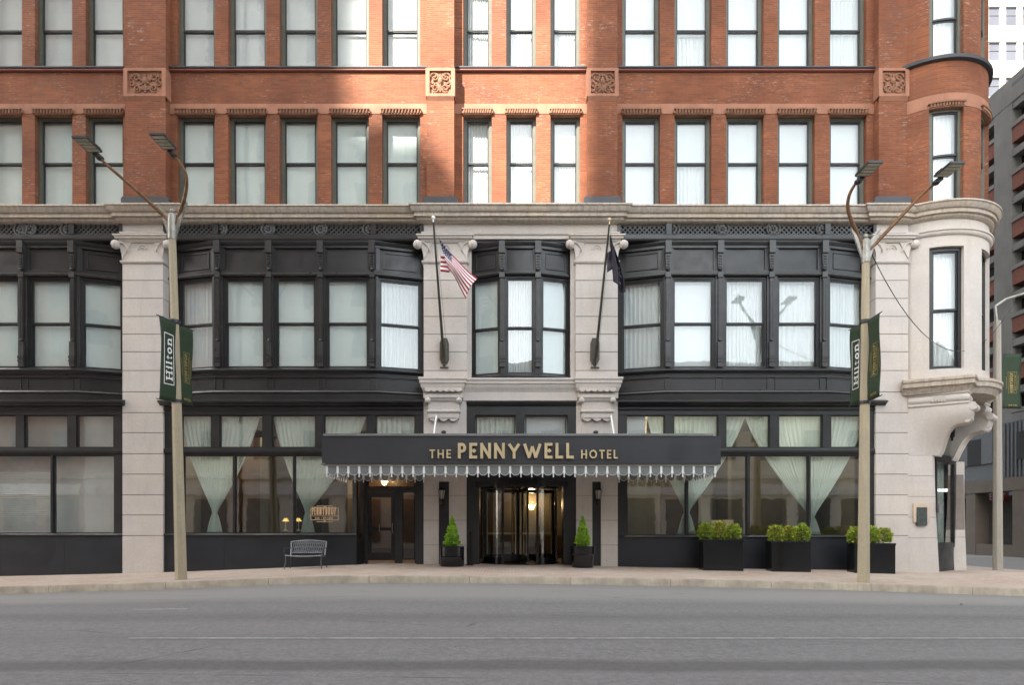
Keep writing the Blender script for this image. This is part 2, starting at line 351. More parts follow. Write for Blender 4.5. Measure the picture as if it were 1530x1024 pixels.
def letters(mb,text,place,h,length,t,depth=.03,m=0,gap=.22,diamond=False):
    """place(u,v,d) -> xyz; u along the line, v up, d out; fits `length`"""
    ws=[WD[c] for c in text]; tot=sum(ws)+gap*(len(text)-1); k=length/(tot*h); u=0; layer=0
    for ch,w in zip(text,ws):
        wu=w*k
        for st in glyph(ch,1):
            pts=[Vector((u*h+t/2+p[0]*max(.001,wu*h-t),p[1]*(h-t)+t/2)) for p in st]
            if diamond and ch=='E' and len(st)==2 and st[0][1]==.5: continue
            layer=(layer+1)%6; dd=depth+layer*.0008
            pts=[p for i_,p in enumerate(pts) if i_==0 or (p-pts[i_-1]).length>1e-5]
            n=len(pts); th=t
            if text[0]=='Hs':
                d=pts[-1]-pts[0]
                if len(pts)==2 and abs(d.y)<abs(d.x): th=t*.5
            L1=[];L2=[]
            closed=n>3 and (pts[0]-pts[-1]).length<1e-6
            for i in range(n):
                a=pts[i-1] if i>0 else (pts[-2] if closed else None); b=pts[i+1] if i<n-1 else (pts[1] if closed else None); ns=[]
                if a is not None: e=(pts[i]-a).normalized(); ns.append(Vector((-e.y,e.x)))
                if b is not None: e=(b-pts[i]).normalized(); ns.append(Vector((-e.y,e.x)))
                nn=ns[0] if len(ns)==1 else (ns[0]+ns[1]).normalized()
                if len(ns)==2: nn=nn/max(.5,nn.dot(ns[0]))
                q=pts[i].copy()
                if not closed and n==2:
                    e=(pts[1]-pts[0]).normalized()
                    q+= (-e if i==0 else e)*(t*.5 if (abs(e.x)<.05 or abs(e.y)<.05) else t*.2)
                L1.append(q+nn*th/2); L2.append(q-nn*th/2)
            for i in range(n-1):
                c=[L1[i],L2[i],L2[i+1],L1[i+1]]
                A=[mb.V(place(p.x,p.y,0)) for p in c]; B=[mb.V(place(p.x,p.y,dd)) for p in c]
                mb.F(B,m); 
                for e in range(4): g=(e+1)%4; mb.F((A[e],A[g],B[g],B[e]),m)
        if diamond and ch=='E':
            cx,cy,r=(u+wu*.6)*h,h*.5,h*.15
            c=[(cx-r,cy),(cx,cy-r),(cx+r,cy),(cx,cy+r)]
            A=[mb.V(place(p[0],p[1],0)) for p in c]; B=[mb.V(place(p[0],p[1],depth+.006)) for p in c]
            mb.F(B,m)
            for e in range(4): g=(e+1)%4; mb.F((A[e],A[g],B[g],B[e]),m)
        u+=wu+gap*k

# ================================================================= THE HOTEL
H=thing('hotel_building','red brick and pale granite corner hotel with dark iron bay windows and shopfronts','building',(0,0,0))
YW=.4          # plane of the brick wall; stone piers stand at Y=0
zc=lambda py:Z(py,YW)
z_sill=12.02; z_head=zc(170); z_spt=zc(155); z_sp0=zc(108); z_sill2=zc(101); ZTOP=22.0
bays=[[(-101,-45),(-24,32.8),(51.8,108),(128,184)],
      [(264.3,321),(341,397.7),(417.7,474.4),(494.4,551),(571,627.7)],
      [(692,734.7),(756.5,801),(822.5,867)],
      [(930,986),(1007.8,1063),(1085,1141),(1162,1217.5),(1239.4,1294.7)]]
bay_ext=[(-190,187),(248,640),(678,878),(922,1313)]
bw=MB(); tb=MB(); sl=MB()
for (e0,e1),ops in zip(bay_ext,bays):
    x0,x1=X(e0,YW),X(e1,YW); cuts=[x0]
    for a,b in ops: cuts+= [X(a,YW),X(b,YW)]
    cuts.append(x1)
    for k in range(0,len(cuts),2):                       # piers
        for za,zb in ((z_sill-.3,z_head),(z_sill2,ZTOP)):
            bw.box(cuts[k],cuts[k+1],YW,YW+.5,za,zb)
    bw.box(x0,x1,YW,YW+.5,z_spt,z_sp0)
    tb.box(x0,x1,YW-.012,YW+.45,z_head,z_spt)            # smooth terracotta band over the heads
    sl.sweep([(x0,YW),(x1,YW)],[(-.3,z_sp0),(.05,z_sp0),(.085,z_sp0+.03),(.085,z_sp0+.07),(.05,z_sp0+.1),(-.3,z_sp0+.1)])
    sl.sweep([(x0,YW),(x1,YW)],[(-.3,z_sp0+.103),(.11,z_sp0+.103),(.11,z_sp0+.145),(-.3,z_sp0+.165)],1)
bw.build('brick_wall',BRICK,H); tb.build('lintel_band',TERRA,H); sl.build('sill_course',[SILLRED,LEAD],H)
# upper mass of the block and the wall along the side street
um=MB(); um.box(-40,16.3,YW+.02,26,ZTOP,45); um.box(-40,16.3,2.6,26,5.5,ZTOP-.01); um.box(-40,-15.5-.0,YW+.6,2.5,5.5,ZTOP-.01)
um.build('upper_walls',BRICK,H)
# brick pilasters
pil=[(187,247.5),(637.5,678.5),(878,922.5),(1313,1356)]
random.seed(3)
for i,(a,b) in enumerate(pil):
    p=MB(); x0,x1=X(a,.1),X(b,.1)
    zp0,zp1=Z(145,.1),Z(103,.1)
    p.box(x0,x1,.1,.9,z_sill,zp0,0); p.box(x0,x1,.1,.9,zp1,ZTOP,0)
    w=x1-x0
    # carved terracotta block: frame and relief
    p.box(x0-.03,x1+.03,.12,.9,zp0,zp1,1)
    m_=.09
    for q in ((x0-.03,x1+.03,zp0,zp0+m_),(x0-.03,x1+.03,zp1-m_,zp1)): p.box(q[0],q[1],.04,.12,q[2],q[3],1)
    for q in ((x0-.03,x0+.1),(x1-.1,x1+.03)): p.box(q[0],q[1],.04,.12,zp0+m_,zp1-m_,1)
    p.sweep([(x0-.0,.1),(x1,.1)],[(-.1,zp0-.12),(.0,zp0-.12),(.07,zp0-.002),(-.1,zp0-.002)],1)
    p.build('brick_pilaster',[BRICK,TERRA],H)
    c=MB(); cx=(x0+x1)/2; cz=(zp0+zp1)/2; hw=(x1-x0)/2-.12; hh=(zp1-zp0)/2-.1
    def swirl(sx,sz,ox,oz,r,turn,ph):
        pts=[]
        for k in range(22):
            t=k/21; a=ph+turn*t*2*PI; rr=r*(1-.8*t)
            pts.append((cx+sx*(ox+rr*math.cos(a)),.1,cz+sz*(oz+rr*math.sin(a))))
        c.tube(pts,[.035*(1-.4*k/21) for k in range(22)],6)
    for sx in (-1,1):
        swirl(sx,1,hw*.55,hh*.5,hh*.42,1.3,0); swirl(sx,-1,hw*.5,hh*.5,hh*.38,1.4,1); swirl(sx,1,hw*.82,-.02,hh*.3,1,2+i)
        if i==0: swirl(sx,1,hw*.25,-.1,hh*.5,1,1.5)
        for k in range(7):
            an=k/6*2.6+i; c.ball((cx+sx*hw*(.15+.12*k),.1,cz+hh*.75*math.sin(an)),.045,seg=8,sy=.8)
    c.ball((cx,.1,cz+hh*.2),.1 ,seg=10,sy=.6,sx=.7+.2*(i%2),sz=1.3); c.tube([(cx,.1,cz-hh*.85),(cx,.09,cz+hh*.8)],.03,6)
    for k in range(-3,4): c.tube([(cx,.1,cz-hh*.3),(cx+k*hw*.15,.09,cz-hh*.8+abs(k)*.04)],.022,5)
    c.build('carved_ornament',TERRA2,H)
    f=MB(); xa,xb=X(a-6,.0),X(b+5,.0); zz=z_sill+.1
    f.prism_xz([(xa,zz),(xb,zz),(xb,zz+.24),(xb-.06,zz+.31),(xa+.06,zz+.31),(xa,zz+.24)],-.02,.6)
    f.build('pilaster_base_flashing',LEAD,H)

def curtain_sheet(mb,xf,s0,s1,z0,z1,y,amp,n,m=0,ph=0,gap=None):
    mb.xf=xf
    def fn(u,v):
        s=s0+(s1-s0)*u; a=amp*(math.sin(u*n*2*PI+ph)+.4*math.sin(u*n*4.7*PI+ph*2+v))
        return (s,y+a,z1+(z0-z1)*v)
    mb.grid(fn,max(6,int(n*8)),2,m); mb.xf=None
def window(xf,s0,s1,z0,z1,zm,style=0,frame=OLIVE,cas=.08,glassm=GLASS,y0=0.0,top=.1,blindm=None,ph=0):
    """double hung sash: casing, two sashes; panes and blind as sub-parts"""
    w=MB(); w.xf=xf
    w.box(s0,s0+cas,y0,y0+.16,z0,z1,0); w.box(s1-cas,s1,y0,y0+.16,z0,z1,0); w.box(s0+cas,s1-cas,y0,y0+.16,z1-top,z1,0); w.box(s0+cas,s1-cas,y0,y0+.2,z0,z0+.05,0)
    # inner bead
    c2=cas+.028
    w.box(s0+cas,s0+c2,y0+.03,y0+.15,z0+.05,z1-top,0); w.box(s1-c2,s1-cas,y0+.03,y0+.15,z0+.05,z1-top,0); w.box(s0+c2,s1-c2,y0+.03,y0+.15,z1-top-.03,z1-top,0)
    a,b=s0+c2,s1-c2; t=.042; zt=z1-top-.03; zb=z0+.05
    for (za,zb_,yy) in ((zm,zt,y0+.055),(zb,zm,y0+.1)):
        w.box(a,a+t,yy,yy+.04,za,zb_,1); w.box(b-t,b,yy,yy+.04,za,zb_,1); w.box(a+t,b-t,yy,yy+.04,zb_-t*(1.1 if yy>y0+.08 else 1),zb_,1); w.box(a+t,b-t,yy,yy+.04,za,za+t*1.2,1)
    o=w.build('window',[frame,SASH],H)
    g=MB(); g.xf=xf
    g.box(a+t-.005,b-t+.005,y0+.07,y0+.076,zm+t,zt-t+.005); g.box(a+t-.005,b-t+.005,y0+.115,y0+.121,zb+t,zm-t+.005)
    g.build('pane',glassm,o)
    bl=MB(); bm_=blindm or (CURT if style in(1,2,3) else BLIND)
    if style==0: bl.xf=xf; bl.box(a-.02,b+.02,y0+.2,y0+.204,z0+.02,z1-.05); bl.xf=None
    elif style==1: curtain_sheet(bl,xf,a-.02,b+.02,z0,z1-.04,y0+.23,.014,7+int(3*random.random()),ph=ph)
    elif style==2:      # roller blind half way, curtain below
        bl.xf=xf; bl.box(a-.02,b+.02,y0+.19,y0+.194,zm+(z1-zm)*random.uniform(-.1,.1),z1-.05); curtain_sheet(bl,xf,a-.02,b+.02,z0,z1-.04,y0+.24,.016,8,ph=ph)
    elif style==3:      # pair of curtains with folds bunched to the sides
        mid=(a+b)/2; curtain_sheet(bl,xf,a-.02,mid+.01,z0,z1-.04,y0+.22,.02,5,ph=ph); curtain_sheet(bl,xf,mid-.01,b+.02,z0,z1-.04,y0+.235,.02,5,ph=ph+1)
    bl.build('blind' if style==0 else 'curtain',bm_,o,fix=False)
    return o
flat=lambda y:(lambda a,b,c:(a,y+b,c))
random.seed(11)
st1=[[0,0,0,0],[0,0,0,0,0],[1,1,2],[0,2,0,0,0]]; st2=[[0,0,0,0],[0,0,0,0,0],[3,2,2],[0,2,0,0,1]]
for bi,ops in enumerate(bays):
    for k,(a,b) in enumerate(ops):
        x0,x1=X(a,YW),X(b,YW); cool=BLINDC if bi in(0,1) and st1[bi][k]==0 else None
        window(flat(YW+.17),x0+.004,x1-.004,z_sill,z_head-.002,Z(246,YW+.25),st1[bi][k],blindm=cool,ph=k)
        window(flat(YW+.17),x0+.004,x1-.004,z_sp0+.17,zc(-28),Z(47.5,YW+.25),st2[bi][k],ph=k+2)
        # hood with billets
        h=MB(); hz=z_head+.0; n=12
        h.box(x0-.03,x1+.03,YW-.11,YW-.013,hz+.1,hz+.145); h.box(x0-.0,x1+.0,YW-.06,YW+.15,hz-.045,hz-.003)
        for q in range(n):
            cx=x0+(x1-x0)*(q+.5)/n
            h.xf=lambda s,y,z,cx=cx:(cx+s,y,z)
            h.tube([(-.012,YW-.06,hz-.01),(.012,YW-.075,hz+.1)],.037,7); h.xf=None
        h.tube([(x0-.025,YW-.05,hz-.01),(x0-.025,YW-.05,hz+.11)],.03,7); h.tube([(x1+.025,YW-.05,hz-.01),(x1+.025,YW-.05,hz+.11)],.03,7)
        h.build('window_hood',TERRA2,H)
rb=MB(); rb.box(-18,13,1.2,1.3,5.6,21.9); rb.build('room_backing',DARKIN,H)

# ---- corner turret
TX,TY,TR=14.52,1.6,2.0
wins=[(-24,6),(28,58),(80,110)]
tw=MB(); tt=MB()
def ringed(mb,z0,z1,openings,r0=TR-.5,r1=TR,a0=-62,a1=150,m=0):
    cur=a0
    for o0,o1 in list(openings)+[(a1,a1)]:
        if o0>cur: mb.arcwall(TX,TY,r0,r1,cur,o0,z0,z1,max(2,int((o0-cur)/5)),m)
        cur=o1
ringed(tw,z_sill,15.2,wins); ringed(tw,15.62,16.68,[]); ringed(tw,16.86,ZTOP,wins)
tw.build('brick_turret',BRICK,H)
ringed(tt,15.2,15.62,[],TR-.5,TR+.012); tt.build('turret_lintel_band',TERRA,H)
tl=MB(); tl.sweep([(TX+TR*math.sin(R_(a)),TY-TR*math.cos(R_(a))) for a in range(-52,140,4)],[(-.4,16.68),(.02,16.68),(.12,16.72),(.13,16.82),(.06,16.86),(-.4,16.87)],smooth=False)
tl.build('turret_sill',LEAD,H)
def curved_window(t0,t1,z0,z1,zm,R,fr=OLIVE,hood=True,style=1):
    w=MB(); ca=3.0; r1=R-.12
    w.arcwall(TX,TY,r1-.14,r1,t0,t0+ca,z0,z1,2); w.arcwall(TX,TY,r1-.14,r1,t1-ca,t1,z0,z1,2)
    w.arcwall(TX,TY,r1-.14,r1,t0+ca,t1-ca,z1-.12,z1,6); w.arcwall(TX,TY,r1-.14,r1,t0+ca,t1-ca,z0,z0+.07,6)
    for za,zb,rr in ((zm,z1-.12,r1-.05),(z0+.07,zm,r1-.09)):
        w.arcwall(TX,TY,rr-.04,rr,t0+ca,t0+ca+1.6,za,zb,1,1); w.arcwall(TX,TY,rr-.04,rr,t1-ca-1.6,t1-ca,za,zb,1,1)
        w.arcwall(TX,TY,rr-.04,rr,t0+ca+1.6,t1-ca-1.6,za,za+.06,6,1); w.arcwall(TX,TY,rr-.04,rr,t0+ca+1.6,t1-ca-1.6,zb-.05,zb,6,1)
    o=w.build('window',[fr,SASH],H)
    g=MB()
    g.arcwall(TX,TY,r1-.078,r1-.07,t0+ca+1.5,t1-ca-1.5,zm+.06,z1-.17,8); g.arcwall(TX,TY,r1-.118,r1-.11,t0+ca+1.5,t1-ca-1.5,z0+.13,zm-.05,8); g.build('pane',GLASS,o)
    bl=MB()
    def fn(u,v):
        t=R_(t0+1+(t1-t0-2)*u); r=r1-.22+.012*math.sin(u*40); return (TX+r*math.sin(t),TY-r*math.cos(t),z0+(z1-z0)*v)
    bl.grid(fn,60,1); bl.build('curtain',BLIND if style==0 else CURT,o,fix=False)
    if hood:
        h=MB(); h.arcwall(TX,TY,R-.05,R+.1,t0-1,t1+1,z1+.1,z1+.145,8); h.arcwall(TX,TY,R-.12,R+.05,t0,t1,z1-.045,z1-.003,8)
        n=12
        for q in range(n):
            t=R_(t0+(t1-t0)*(q+.5)/n); r=R+.05; h.tube([(TX+r*math.sin(t),TY-r*math.cos(t),z1-.01),(TX+r*math.sin(t+.008),TY-(r)*math.cos(t+.008),z1+.1)],.036,7)
        h.build('window_hood',TERRA2,H)
DKG=SASH
for k,(a,b) in enumerate(wins[:2]):
    curved_window(a,b,z_sill+.02,15.2,13.66,TR,OLIVE if k==0 else OLIVE,True,0)
    curved_window(a,b,16.87,19.6,18.15,TR,OLIVE,False,1)
    curved_window(a,b,6.62,10.62,8.56,TR+.02,SASH,False,0)
# stone drum
sd=MB(); R2=TR+.02
ringed(sd,6.3,6.62,[],R2-.5,R2); ringed(sd,6.62,10.62,wins,R2-.5,R2); ringed(sd,10.62,11.66,[],R2-.5,R2)
sd.build('stone_turret',STONE,H)
core=MB(); core.lathe(TX+.2,TY+.2,[(1.05,6.2),(1.05,21.8)],24,0); core.build('turret_core',DARKIN,H)

# ---- main cornice (follows wall, pilaster breaks and turret)
def arcpts(r,a0,a1,st=4): return [(TX+r*math.sin(R_(a)),TY-r*math.cos(R_(a))) for a in range(a0,a1+1,st)]
cb_=-.10
A0=math.degrees(math.asin((X(1357)-TX)/TR))
path=[(-20,0),(X(176,-.3),0),(X(176,-.3),cb_),(X(256,-.3),cb_),(X(256,-.3),0),(X(628,-.3),0),(X(628,-.3),cb_),(X(927,-.3),cb_),(X(927,-.3),0),(X(1308,-.3),0),(X(1308,-.3),cb_),(X(1350,-.2),cb_)]+arcpts(R2,-38,140)
zt=12.0
prof=[(-.3,zt),(.36,zt),(.37,zt-.05),(.33,zt-.07),(.3,zt-.16),(.25,zt-.22),(.2,zt-.225),(.2,zt-.29),(.22,zt-.3),(.22,zt-.36),(.13,zt-.365),(.13,zt-.43),(.08,zt-.48),(.0,zt-.5),(-.3,zt-.5)]
cn=MB(); cn.sweep(path,prof); cn.build('cornice',STONED,H)
zf=zt-.5
tm=MB(); tm.sweep([(X(1350,0),-.0)]+arcpts(R2,-38,140),[(-.2,10.98),(.02,10.98),(.06,11.0),(.09,11.05),(.09,11.1),(.13,11.12),(.13,11.17),(-.2,11.2)]); tm.build('turret_moulding',STONE,H)
# stone frieze over the entrance bay
fr=MB(); fr.box(X(698)+.002,X(860)-.002,.003,.5,Z(357),zf); fr.sweep([(X(698)+.07,0.003),(X(860)-.07,0.003)],[(-.1,Z(351)),(.04,Z(351)),(.06,Z(349)),(.06,Z(347.5)),(-.1,Z(346))]); fr.build('entrance_frieze',STONE,H)

# ---- giant stone pilasters
joints=[586,554,526,499.5,473,446,419,394]
low=[870,801,770,740,709,678.5,647,617,586]
def stone_pilaster(a,b,z0py=870,capital=True,side=1.0,lowpart=True):
    p=MB(); x0,x1=X(a),X(b)
    js=(low if lowpart else [586])+joints[1:]
    zs=[Z(q) for q in js]; zs[0]=-.6 if lowpart else zs[0]
    p.box(x0+.012,x1-.012,.012,.6,zs[0],Z(392),1)
    for q in range(len(zs)-1):
        p.box(x0,x1,0,.55,zs[q]+.012,zs[q+1]-.012,0)
    # necking and capital
    zn=Z(392); p.sweep([(x0,.5),(x0,0),(x1,0),(x1,.5)],[(-.05,zn-.04),(.03,zn-.04),(.06,zn),(.06,zn+.04),(0,zn+.07),(-.05,zn+.07)],0)
    zc0,zc1=zn+.07,Z(361)
    p.box(x0,x1,0,.55,zc0,zc1,0)
    za=zc1
    p.sweep([(x0,.5),(x0,0),(x1,0),(x1,.5)],[(-.05,za-.05),(.05,za-.05),(.09,za),(.09,za+.03),(.17,za+.05),(.17,za+.1),(.22,za+.13),(.22,za+.17),(-.05,za+.2)],0)
    p.box(x0,x1,0,.55,za+.2,zf,0)
    p.sweep([(x0,.5),(x0,0),(x1,0),(x1,.5)],[(-.05,Z(351)),(.03,Z(351)),(.07,Z(349)),(.07,Z(347.5)),(-.05,Z(346))],0)
    for sx,xx in ((-1,x0),(1,x1)):      # flaring volutes with balls
        n=9; pr=[]
        for k in range(n):
            t=k/(n-1); pr.append((xx+sx*(.0+.17*t**2.2)-sx*.0,zc0+.02+(za-.05-zc0)*t))
        inner=[(xx-sx*(.3-.28*(k/(n-1))) ,zc0+.12+(za-.06-zc0-.1)*math.sin(k/(n-1)*PI/2)) for k in range(n)]
        p.prism_xz(pr+[(xx-sx*.3,za-.05)],-.04,.45,0)
        p.ball((xx+sx*.19,-.06,za-.12),.15,0,14)
        p.tube([(xx+sx*.16,-.06,za-.03),(xx-sx*.02,-.065,za-.06),(xx-sx*.12,-.055,za-.14),(xx-sx*.2,-.045,za-.28),(xx-sx*.22,-.03,za-.36)],[.04,.035,.03,.025,.015],6)
    cx=(x0+x1)/2
    p.tube([(cx+.15*math.cos(R_(t)),-.01,za-.27+.15*math.sin(R_(t))) for t in range(0,181,20)],.028,6)
    p.tube([(cx+.07*math.cos(R_(t)),-.01,za-.27+.07*math.sin(R_(t))) for t in range(0,181,30)],.02,6)
    return p.build('stone_pilaster',[STONE,JOINT],H)
stone_pilaster(183,243.5); stone_pilaster(1308.5,1357)
stone_pilaster(633,698,lowpart=False); stone_pilaster(860,923,lowpart=False)
# reveal strips either side of the entrance bay window, and the side-street quoin
qs=MB()
for (a,b) in ((698,704),(853,860)): qs=MB(); qs.box(X(a),X(b),.14,.6,Z(566),Z(357)); qs.build('window_reveal',STONE,H)

# ---- dark lattice frieze + bays
def lattice(a,b,circ,half,blocks):
    m=MB(); x0,x1=X(a),X(b); z0,z1=Z(357),Z(330.5)
    m.box(x0,x1,.1,.5,z0,z1,2)
    m.box(x0,x1,-.05,.1,z1-.1,z1,0); m.box(x0,x1,-.05,.1,z0,z0+.13,0)
    m.box(x0,x0+.1,-.05,.1,z0+.13,z1-.1,0); m.box(x1-.1,x1,-.05,.1,z0+.13,z1-.1,0)
    za,zb=z0+.13,z1-.1; h=zb-za
    for q in blocks: m.box(X(q)-.09,X(q)+.09,-.06,.1,za,zb,0)
    p=.16; x=x0
    while x<x1-.02:
        for sgn in (0,1):
            xa,xb=(x,x+h) if sgn==0 else (x+h,x)
            # clip to the band ends
            lo,hi=min(xa,xb),max(xa,xb)
            if hi>x1-.02: continue
            t=.024
            yy=.02+.012*sgn
            m.prism_xz([(xa-t,za),(xa+t,za),(xb+t,zb),(xb-t,zb)],yy,yy+.02,1)
        x+=p
    for kind,L_ in ((0,circ),(1,half)):
        for q in L_:
            cx=X(abs(q)); cz=(za+zb)/2; r=h*.5+.035
            ang=range(0,361,20) if kind==0 else (range(-90,91,18) if q>0 else range(90,271,18))
            m.tube([(cx+r*math.cos(R_(t)),-.03,cz+r*math.sin(R_(t))) for t in ang],.03,6,1)
            if kind==0: m.prism_xz([(cx+r*math.cos(R_(t)),cz+r*math.sin(R_(t))) for t in range(0,360,20)],-.0,.09,0)
            for k in range(8):
                t=R_(k*45+22)
                if kind==1 and (math.cos(t)<0)==(q>0): continue
                m.ball((cx+r*.55*math.cos(t),-.01,cz+r*.55*math.sin(t)),.06,1,8,sy=.5)
            m.ball((cx,-.01,cz),.05,1,8)
    # crowning lip under the band
    m.sweep([(x0,0),(x1,0)],[(-.1,z0-.09),(.06,z0-.09),(.09,z0-.05),(.09,z0-.004),(-.1,z0-.004)],0)
    m.build('lattice_frieze',[METAL,LATT,VOID],H)
lattice(-190,183,[32,-45],[-101],[108]); lattice(246,632,[401,479],[330,-552],[323,558]); lattice(923,1308.5,[1079,1155],[1005,-1229],[999,1236])

def bay(pts,cols,glassL,ztop,zb,py_gt=421,py_gb=545,py_m=483,dep=0,styles=None,stonebase=False,closeL=True):
    """pts: 4 plan points; glassL[facet]=list of (px0,px1) at that facet"""
    m=MB(); zg1,zg0,zm=Z(py_gt),Z(py_gb),Z(py_m)
    segs=list(zip(pts[:-1],pts[1:]))
    zpan1,zpan0=Z(371),Z(404.5)
    prof=lambda o:[(-.12,o)]
    # solid rails that follow the plan
    m.sweep(pts,[(-.25,ztop-.0),(.03,ztop),(.03,zpan1),(-.25,zpan1)],0)
    m.sweep(pts,[(-.25,ztop-.13),(.05,ztop-.13),(.1,ztop-.05),(.1,ztop-.005),(-.25,ztop-.005)],0)
    m.sweep(pts,[(-.25,zpan0),(.03,zpan0),(.03,zg1+.23),(-.25,zg1+.23)],0)
    zr=zg1+.2
    m.sweep(pts,[(-.2,zr-.02),(.05,zr-.02),(.09,zr+.02),(.09,zr+.05),(.05,zr+.08),(-.2,zr+.08)],1)
    # panels behind
    m.sweep(pts,[(-.25,zpan0-.05),(-.05,zpan0-.05),(-.05,zpan1+.05),(-.25,zpan1+.05)],0)
    zs=zg0-.16
    m.sweep(pts,[(-.25,zs-.14),(.04,zs-.14),(.1,zs-.08),(.13,zs-.06),(.13,zs-.02),(.05,zs+.04),(-.25,zs+.04)],0)
    if not stonebase:
        za=Z(563); zbm=Z(584)
        m.sweep(pts,[(-.25,za-.02),(.0,za-.02),(.0,zs-.14),(-.25,zs-.14)],0)
        n_d=0
        m.sweep(pts,[(-.25,zbm),(-.06,zbm),(-.06,za),(-.25,za)],0)
        m.sweep(pts,[(-.25,zbm-.08),(.03,zbm-.08),(.05,zbm-.05),(.03,zbm),(-.25,zbm)],1)
        # flare back to the ledge
        pz=Z(600.5)
        m.sweep(pts,[(-.3,pz),(-.02,pz),(-.0,zbm-.08),(-.3,zbm-.08)],0)
    for fi,((p0,p1),gl) in enumerate(zip(segs,glassL)):
        xf=frame2(*p0,*p1); ln=math.hypot(p1[0]-p0[0],p1[1]-p0[1]); m.xf=xf
        def toS(px,inset=0):   # measured column edge -> distance along this facet
            dx,dy=(p1[0]-p0[0])/ln,(p1[1]-p0[1])/ln; k=(px-765)/990
            return (k*(22+p0[1])-p0[0])/(dx-k*dy)
        edges=[]
        for (a,b) in gl:
            s0,s1=toS(a)-.13,toS(b)+.13
            edges.append((max(s0,.03),min(s1,ln-.03)))
        # posts between windows
        cur=0.0
        for (s0,s1) in edges+[(ln,ln)]:
            if s0-cur>.01: m.box(cur,s0,-.02,.22,zs,zpan1,0)
            cur=s1
        for (s0,s1) in edges:
            # panel surround
            m.box(s0,s0+.06,.0,.1,zpan0,zpan1,0); m.box(s1-.06,s1,.0,.1,zpan0,zpan1,0)
            if fi!=1:
                q=.18
                for bx in ((s0+q,s1-q,zpan0+.1,zpan0+.125),(s0+q,s1-q,zpan1-.125,zpan1-.1)): m.box(bx[0],bx[1],.02,.06,bx[2],bx[3],1)
                for bx in ((s0+q,s0+q+.025),(s1-q-.025,s1-q)): m.box(bx[0],bx[1],.02,.06,zpan0+.125,zpan1-.125,1)
            else:
                m.box(s0+.06,s1-.06,.015,.06,zpan0,zpan0+.03,1)
            if not stonebase:
                e=.05
                for bx in ((s0-e,s1+e,zbm+.03,zbm+.055),(s0-e,s1+e,za-.055,za-.03)): m.box(bx[0],bx[1],.035,.07,bx[2],bx[3],1)
                for bx in ((s0-e,s0-e+.025),(s1+e-.025,s1+e)): m.box(bx[0],bx[1],.035,.07,zbm+.055,za-.055,1)
        # dentils under the sill
        if not stonebase and ln>.5:
            k=.04
            while k<ln-.04: m.box(k,k+.03,-.03,.02,zs-.19,zs-.145,1); k+=.06
        m.xf=None
        for wi,(s0,s1) in enumerate(edges):
            stl=(styles[fi][wi] if styles else 0)
            window(lambda a,b,c,xf=xf:xf(a,b+.05,c),s0,s1,zs+.04,zr-.02,zm,stl,METAL,cas=.05,top=.07,ph=wi+fi,blindm=(BLINDC if stl==0 and p0[0]<1 else None))
    # colonnettes
    for px in cols:
        x=X(px,-.06)
        # plane y at that x
        y=None
        for (p0,p1) in segs:
            if min(p0[0],p1[0])-.01<=x<=max(p0[0],p1[0])+.01: y=p0[1]+(p1[1]-p0[1])*(x-p0[0])/(p1[0]-p0[0]+1e-9); break
        if y is None: continue
        w=.1
        m.box(x-w,x+w,y-.17,y+.05,Z(380),ztop-.02,1)
        m.prism_xz([(x-w*.9,Z(380)),(x+w*.9,Z(380)),(x+w*.7,Z(403)),(x-w*.7,Z(403))],y-.11,y+.05,1)
        for k in range(5): m.box(x-.05,x+.05,y-.14,y-.1,Z(384+k*4)-.02,Z(384+k*4)+.02,0)
        m.ball((x,y-.1,Z(404)),.06,1,8)
        m.box(x-w*.9,x+w*.9,y-.12,y+.05,Z(416),Z(408),1)
        m.box(x-w*.6,x+w*.6,y-.07,y+.05,Z(508),Z(416),1)
        for sx in (-.03,.03): m.box(x+sx-.008,x+sx+.008,y-.082,y-.07,Z(505),Z(420),0)
        m.ball((x,y-.08,Z(510)),.055,1,8)
        m.box(x-w*.85,x+w*.85,y-.1,y+.05,Z(549),Z(512),1)
        m.box(x-w*1.0,x+w*1.0,y-.12,y+.05,Z(537),Z(533),0); m.box(x-w*1.0,x+w*1.0,y-.12,y+.05,Z(542),Z(539),0)
    o=m.build('bay_window',[METAL,METAL2],H)
ztb=Z(357)-.09
D=.45
bay([(X(-160,D),D),(X(-90),0),(X(115),0),(X(184,D)+.05,D)],[-45,32,108],[[],[(-108,-57),(-31,22),(47,100)],[(127,182)]],ztb,0,styles=[[],[0,0,0],[0]])
bay([(X(246,D),D),(X(320),0),(X(562),0),(X(636,D),D)],[325,402,479,556],[[(270,313)],[(339,390),(415,467),(491,546)],[(571,625)]],ztb,0,styles=[[1],[0,0,0],[3]])
bay([(X(918,D),D),(X(993),0),(X(1238),0),(X(1310,D),D)],[998,1076,1153,1232],[[(932,987)],[(1010,1063),(1088,1140),(1167,1219)],[(1243,1290)]],ztb,0,styles=[[1],[0,3,1],[3]])
bay([(X(702,.36),.36),(X(748),.02),(X(806),.02),(X(856,.36),.36)],[750,804],[[(708,742)],[(760,794)],[(814,847)]],ztb,0,py_gt=419,py_gb=554,py_m=489,styles=[[0],[3],[0]],stonebase=True)
# soffit boards that close the bays against the flat wall above and below
sf=MB()
for a,b in ((-190,183.5),(246,632.5),(698,860),(923.5,1308)):
    sf.box(X(a),X(b),.1,1.2,ztb+.0,ztb+.08); sf.box(X(a),X(b),.16,1.2,Z(600.5)-.1,Z(600.5)-.02) if a!=698 else None
sf.box(-18,13,.5,1.2,12.05,12.11)
sf.build('bay_soffit',METAL,H)

